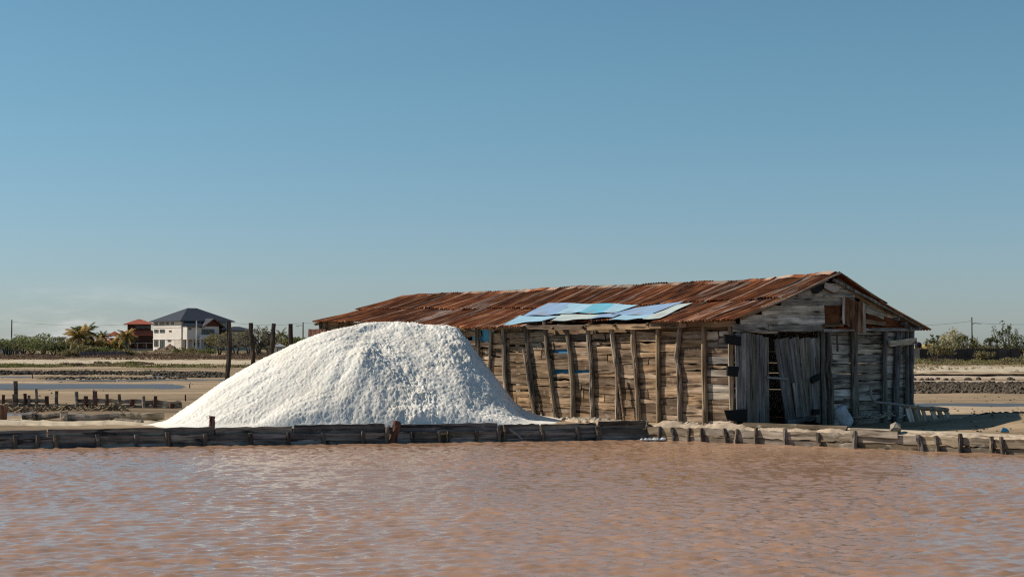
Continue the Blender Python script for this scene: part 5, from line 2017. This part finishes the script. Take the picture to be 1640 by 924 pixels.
m.add(v, [(0, 1, 2, 3), (7, 6, 5, 4), (0, 4, 5, 1), (1, 5, 6, 2), (2, 6, 7, 3), (3, 7, 4, 0)])
m.build('lean_to_roof', M_slate, house)
m = MB()
FRT.slab(m, aR(343) + .01, aR(352), hz_(543), hz_(522.5), .003, 1.2)
m.build('side_porch', M_brownwood, house)

# red two tier house
DR_ = 400.0
c0 = at(223, 562, DR_)
red = empty('red_house', c0, R(14))
tag(red, 'dark red house with two tiers of red hip roofs left of the white house', 'house')
mr = DR_ / FPX
ex, ey = Vector((1, 0, 0)), Vector((0, 1, 0))


def hr(py):
    return (562 - py) * mr


m = MB()
m.box((0, 4, hr(520) / 2 - .5), (5.6, 5.6, hr(520) + 1))
m.box((.1, 4, hr(537) / 2 - .5), (8.2, 8.4, hr(537) + .9))
m.build('wall', M_redwall, red)
m = MB()
hip_roof(m, Vector((0, 4, 0)), ex, ey, -3.8, 3.8, -3.8, 3.8, hr(519), hr(510.5), 3.6, .12)
m.build('roof', M_redroof, red)
m = MB()
o_ = Vector((0, 4, 0))
for (A, B_, Cc, Dd) in (((-4.9, -4.9), (4.9, -4.9), (2.9, -2.9), (-2.9, -2.9)), ((4.9, -4.9), (4.9, 4.9), (2.9, 2.9), (2.9, -2.9)), ((-4.9, 4.9), (-4.9, -4.9), (-2.9, -2.9), (-2.9, 2.9))):
    v = [o_ + Vector((A[0], A[1], hr(536.5))), o_ + Vector((B_[0], B_[1], hr(536.5))), o_ + Vector((Cc[0], Cc[1], hr(528.5))), o_ + Vector((Dd[0], Dd[1], hr(528.5)))]
    v += [p - Zv * .15 for p in v]
    m.add(v, [(0, 1, 2, 3), (7, 6, 5, 4), (0, 4, 5, 1), (1, 5, 6, 2), (2, 6, 7, 3), (3, 7, 4, 0)])
m.build('lower_roof', M_redroof, red)
# lower wing to the left
m = MB()
m.box((-5.6, 4.5, hr(541) / 2 - .5), (3.0, 5, hr(541) + 1))
m.build('wing_wall', M_redwall, red)
m = MB()
hip_roof(m, Vector((-5.6, 4.5, 0)), ex, ey, -2.2, 1.6, -3.2, 3.2, hr(537.5), hr(530), 1.6, .12)
m.build('wing_roof', M_redroof, red)
FU = Face(Vector((0, 4 - 2.8, 0)), ex, -ey)
for a in (-.9, .35):
    window(FU, a, a + 1.15, hr(526), hr(521.3), red, bars=1)
window(FU, 1.7, 2.6, hr(526), hr(521.3), red, bars=0)
FG = Face(Vector((0, 4 - 4.2, 0)), ex, -ey)
for a in (-3.2, -1.2, .8):
    window(FG, a, a + 1.1, hr(556), hr(550.5), red, bars=1, mat=M_brownwood)
m = MB()
FG.slab(m, -5.2, 3.9, -.6, hr(558), .5, .75)
FG.slab(m, -5.2, 3.9, hr(549.5), hr(548.5), .3, 1.0)
m.build('veranda', M_grout, red)
for a in (-5.0, -2.8, -.6, 1.6, 3.6):
    m = MB()
    FG.slab(m, a, a + .22, hr(558) + .002, hr(549.5) - .002, .5, .72)
    m.build('pillar', M_grout, red)
# small red garden roofs between the palms
for px, D, w, yt, yb, lab in ((163, 310, 3.0, 537.5, 542, 'small red pyramid roof of a garden shelter among the palms'), (174, 305, 3.2, 543.5, 548, 'low red roofed garden shelter right of the first shelter')):
    c = at(px, 562, D)
    s_ = empty('garden_shelter', (c.x, c.y, gz(c.x, c.y)))
    tag(s_, lab, 'shelter', 'red roofed shelters in the palm garden')
    zt, ze = at(px, yt, D).z - s_.location.z, at(px, yb, D).z - s_.location.z
    m = MB()
    hip_roof(m, Vector((0, 0, 0)), ex, ey, -w / 2, w / 2, -w / 2, w / 2, ze, zt, w / 2 - .05, .08)
    m.build('roof', M_redroof, s_)
    for a in (-1, 1):
        for b_ in (-1, 1):
            log('post', [Vector((a * w * .4, b_ * w * .4, -.1)), Vector((a * w * .4, b_ * w * .4, ze))], .06, M_brownwood, s_, n=5)
# board fence of the palm garden
c = at(160, 562, 278)
fen = empty('compound_fence', (c.x, c.y, gz(c.x, c.y)))
tag(fen, 'grey purple board fence along the palm garden', 'fence')
x = (128 - 160) / FPX * 278
x1 = (199 - 160) / FPX * 278
while x < x1:
    w = rng.uniform(.2, .3)
    h = rng.uniform(.85, 1.1)
    m = MB()
    m.box((x + w / 2, rng.uniform(-.03, .03), h / 2 - .1), (w - .02, .04, h + .2))
    m.build('board', M_fence, fen)
    x += w
m = MB()
m.box((0, .06, .7), (x1 * 2, .05, .08))
m.build('rail', M_fence, fen)

# small white hut and the roof next to the white house
c = at(446, 562, 312)
ht = empty('white_hut', (c.x, c.y, gz(c.x, c.y)), R(12))
tag(ht, 'small white hut with a grey roof between the third and fourth dark posts', 'hut')
m = MB()
m.box((0, 1.5, .55), (2.2, 2.6, 1.5))
m.build('wall', M_wallw, ht)
m = MB()
hip_roof(m, Vector((0, 1.5, 0)), ex, ey, -1.5, 1.5, -1.7, 1.7, 1.4, 2.1, 1.2, .1)
m.build('roof', plain('grey_sheet_roof', (.28, .3, .32), .7, .2), ht)
window(Face(Vector((-.2, .2, 0)), ex, -ey), 0, .8, .5, 1.1, ht, bars=0, glass=bpy.data.materials['bright_pane'])
c = at(384, 562, 385)
h2 = empty('dark_roofed_house', (c.x, c.y, c.z - .3), R(25))
tag(h2, 'dark roofed cream house half hidden behind trees right of the white house', 'house')
m = MB()
m.box((0, 3, 2.4), (5.4, 5, 5.4))
m.build('wall', M_wallg, h2)
m = MB()
hip_roof(m, Vector((0, 3, 0)), ex, ey, -3.4, 3.4, -3.2, 3.2, 5.2, 6.1, 2.6, .2)
m.build('roof', M_slate, h2)
window(Face(Vector((0, .5, 0)), ex, -ey), .2, 1.6, 3.2, 4.4, h2, bars=1)
# pale wall behind the cactus
c = at(2, 562, 310)
pw = empty('pale_wall', (c.x, c.y, gz(c.x, c.y)))
tag(pw, 'pale lilac garden wall behind the cactus at the left edge', 'wall')
m = MB()
m.box((-1.5, 0, .85), (6.2, .2, 1.9))
m.build('wall_panel', plain('pale_render', (.5, .47, .48), .9, .1), pw)
m = MB()
m.box((-1.5, 0, 1.86), (6.4, .3, .12))
m.build('coping', M_wallw, pw)
# mounds of earth before the white house
for px, py, rx, h, lab, sd in ((272, 565, 2.3, 1.5, 'tall brown earth mound before the white house', 4), (257, 566, 1.8, .8, 'lower dark earth mound left of the tall mound', 5), (283, 566, 1.6, .7, 'small brown earth mound at the corner of the white house', 6)):
    c = at(px, py, 345)
    heap('earth_mound', c.x, c.y, rx, rx * .8, h, M_earth, lab, 'earth mound', sd, .3)

# long dark block wall on the right with a black water tank on its near end
DB = 226.0
c = at(1463, 562, DB)
bw = empty('block_wall', (c.x, c.y, gz(c.x, c.y)))
tag(bw, 'long dark stained block wall behind the trees on the right', 'wall')
x = 0.0
zt = at(1463, 558.6, DB).z - bw.location.z
while x < (1630 - 1463) / FPX * DB - .6:
    w = rng.uniform(1.3, 1.7)
    m = MB()
    m.box((x + w / 2, 0, zt / 2 - .2), (w - .04, .2, zt + .4 + rng.uniform(-.03, .03)))
    m.build('panel', M_block, bw)
    m = MB()
    m.box((x, -.03, zt / 2 - .2), (.22, .32, zt + .46))
    m.build('pier', M_block, bw)
    x += w
m = MB()
m.box((.3, -.05, zt / 2 - .2), (1.0, .35, zt + .5))
m.build('end_pier', M_grout, bw)
c = at(1471, 558.6, DB)
tk = empty('water_tank', (c.x, c.y + .1, c.z + .08))
tag(tk, 'black round water tank on the near end of the dark wall', 'water tank')
m = MB()
m.tube([(0, 0, 0), (0, 0, .25), (0, 0, .3), (0, 0, .65), (0, 0, .8)], [.48, .48, .5, .48, .3], 12)
m.build('barrel', M_tank, tk)
m = MB()
m.tube([(0, 0, .8), (0, 0, .88)], [.2, .18], 10)
m.build('lid', M_tank, tk)
# straw coloured slope beyond the wall
c = at(1492, 560, 420)
heap('straw_slope', c.x, c.y, 13, 9, 2.6, plain('straw_grass', (.42, .3, .12), .95, .35, .5), 'straw coloured grassy slope beyond the wall by the shed eave', 'slope', 9, .15)

# ------------------------------------------------------------------ poles and wires
def pole(px, D, ytop, r, mat, label, lamp=None, arms=()):
    X = (px - CX) / FPX * D
    z = gz(X, D)
    top = at(px, ytop, D).z - z
    root = empty('utility_pole' if not lamp or lamp != 'plain' else 'lamp_pole', (X, D, z))
    tag(root, label, 'pole')
    log('shaft', [Vector((0, 0, -.3)), Vector((0, 0, top))], r, mat, root, n=7, taper=.75)
    for (x0, z0, x1, z1) in arms:
        m = MB()
        m.tube([(0, -.05, top + z0), (x0 * .6, -.05, top + (z0 + z1) / 2 + .1), (x1, -.05, top + z1)], .045, 5)
        a = m.build('arm', mat, root)
        m = MB()
        m.box((x1 + .2 * (1 if x1 > 0 else -1), -.05, top + z1 - .03), (.6, .22, .13))
        m.build('lamp_head', M_lamp, a)
    return Vector((X, D, z + top))


t1 = pole(19, 320, 512, .14, M_darkpost, 'dark utility pole rising above the far left grove')
t2 = pole(485.5, 340, 516, .14, M_darkpost, 'dark utility pole with a lamp arm left of the far shed end', arms=((-1.0, -.7, -1.0, -.8),))
t3 = pole(1556.5, 262, 508, .13, M_darkpost, 'dark utility pole with a street lamp arm behind the wall trees', arms=((.7, -1.15, 1.0, -1.0),))
t4 = pole(315, 316, 513.5, .15, M_lamp, 'pale slim pole in front of the white house', lamp='plain')


def cable(a, c, sag, label, r=.022):
    m = MB()
    m.tube([a.lerp(c, i / 14) - Zv * (sag * 4 * (i / 14) * (1 - i / 14)) for i in range(15)], r, 4)
    return tag(m.build('cable', M_darkpost), label, 'cable')


cable(t2 - Zv * .2, at(365, 516, 345), .5, 'thin cable from the white house to the pole beside the shed', .02)
cable(t2 - Zv * .2, at(700, 505, 345), .6, 'thin cable running from the pole behind the shed roof', .02)
cable(t3 - Zv * .6, at(1400, 518, 270), .5, 'upper cable from the right pole towards the shed eave', .02)
cable(t3 - Zv * .9, at(1760, 512, 265), .5, 'upper cable from the right pole out past the right edge', .02)
cable(t1 - Zv * .4, at(208, 519, 360), .5, 'thin cable from the left pole to the red house roof', .016)
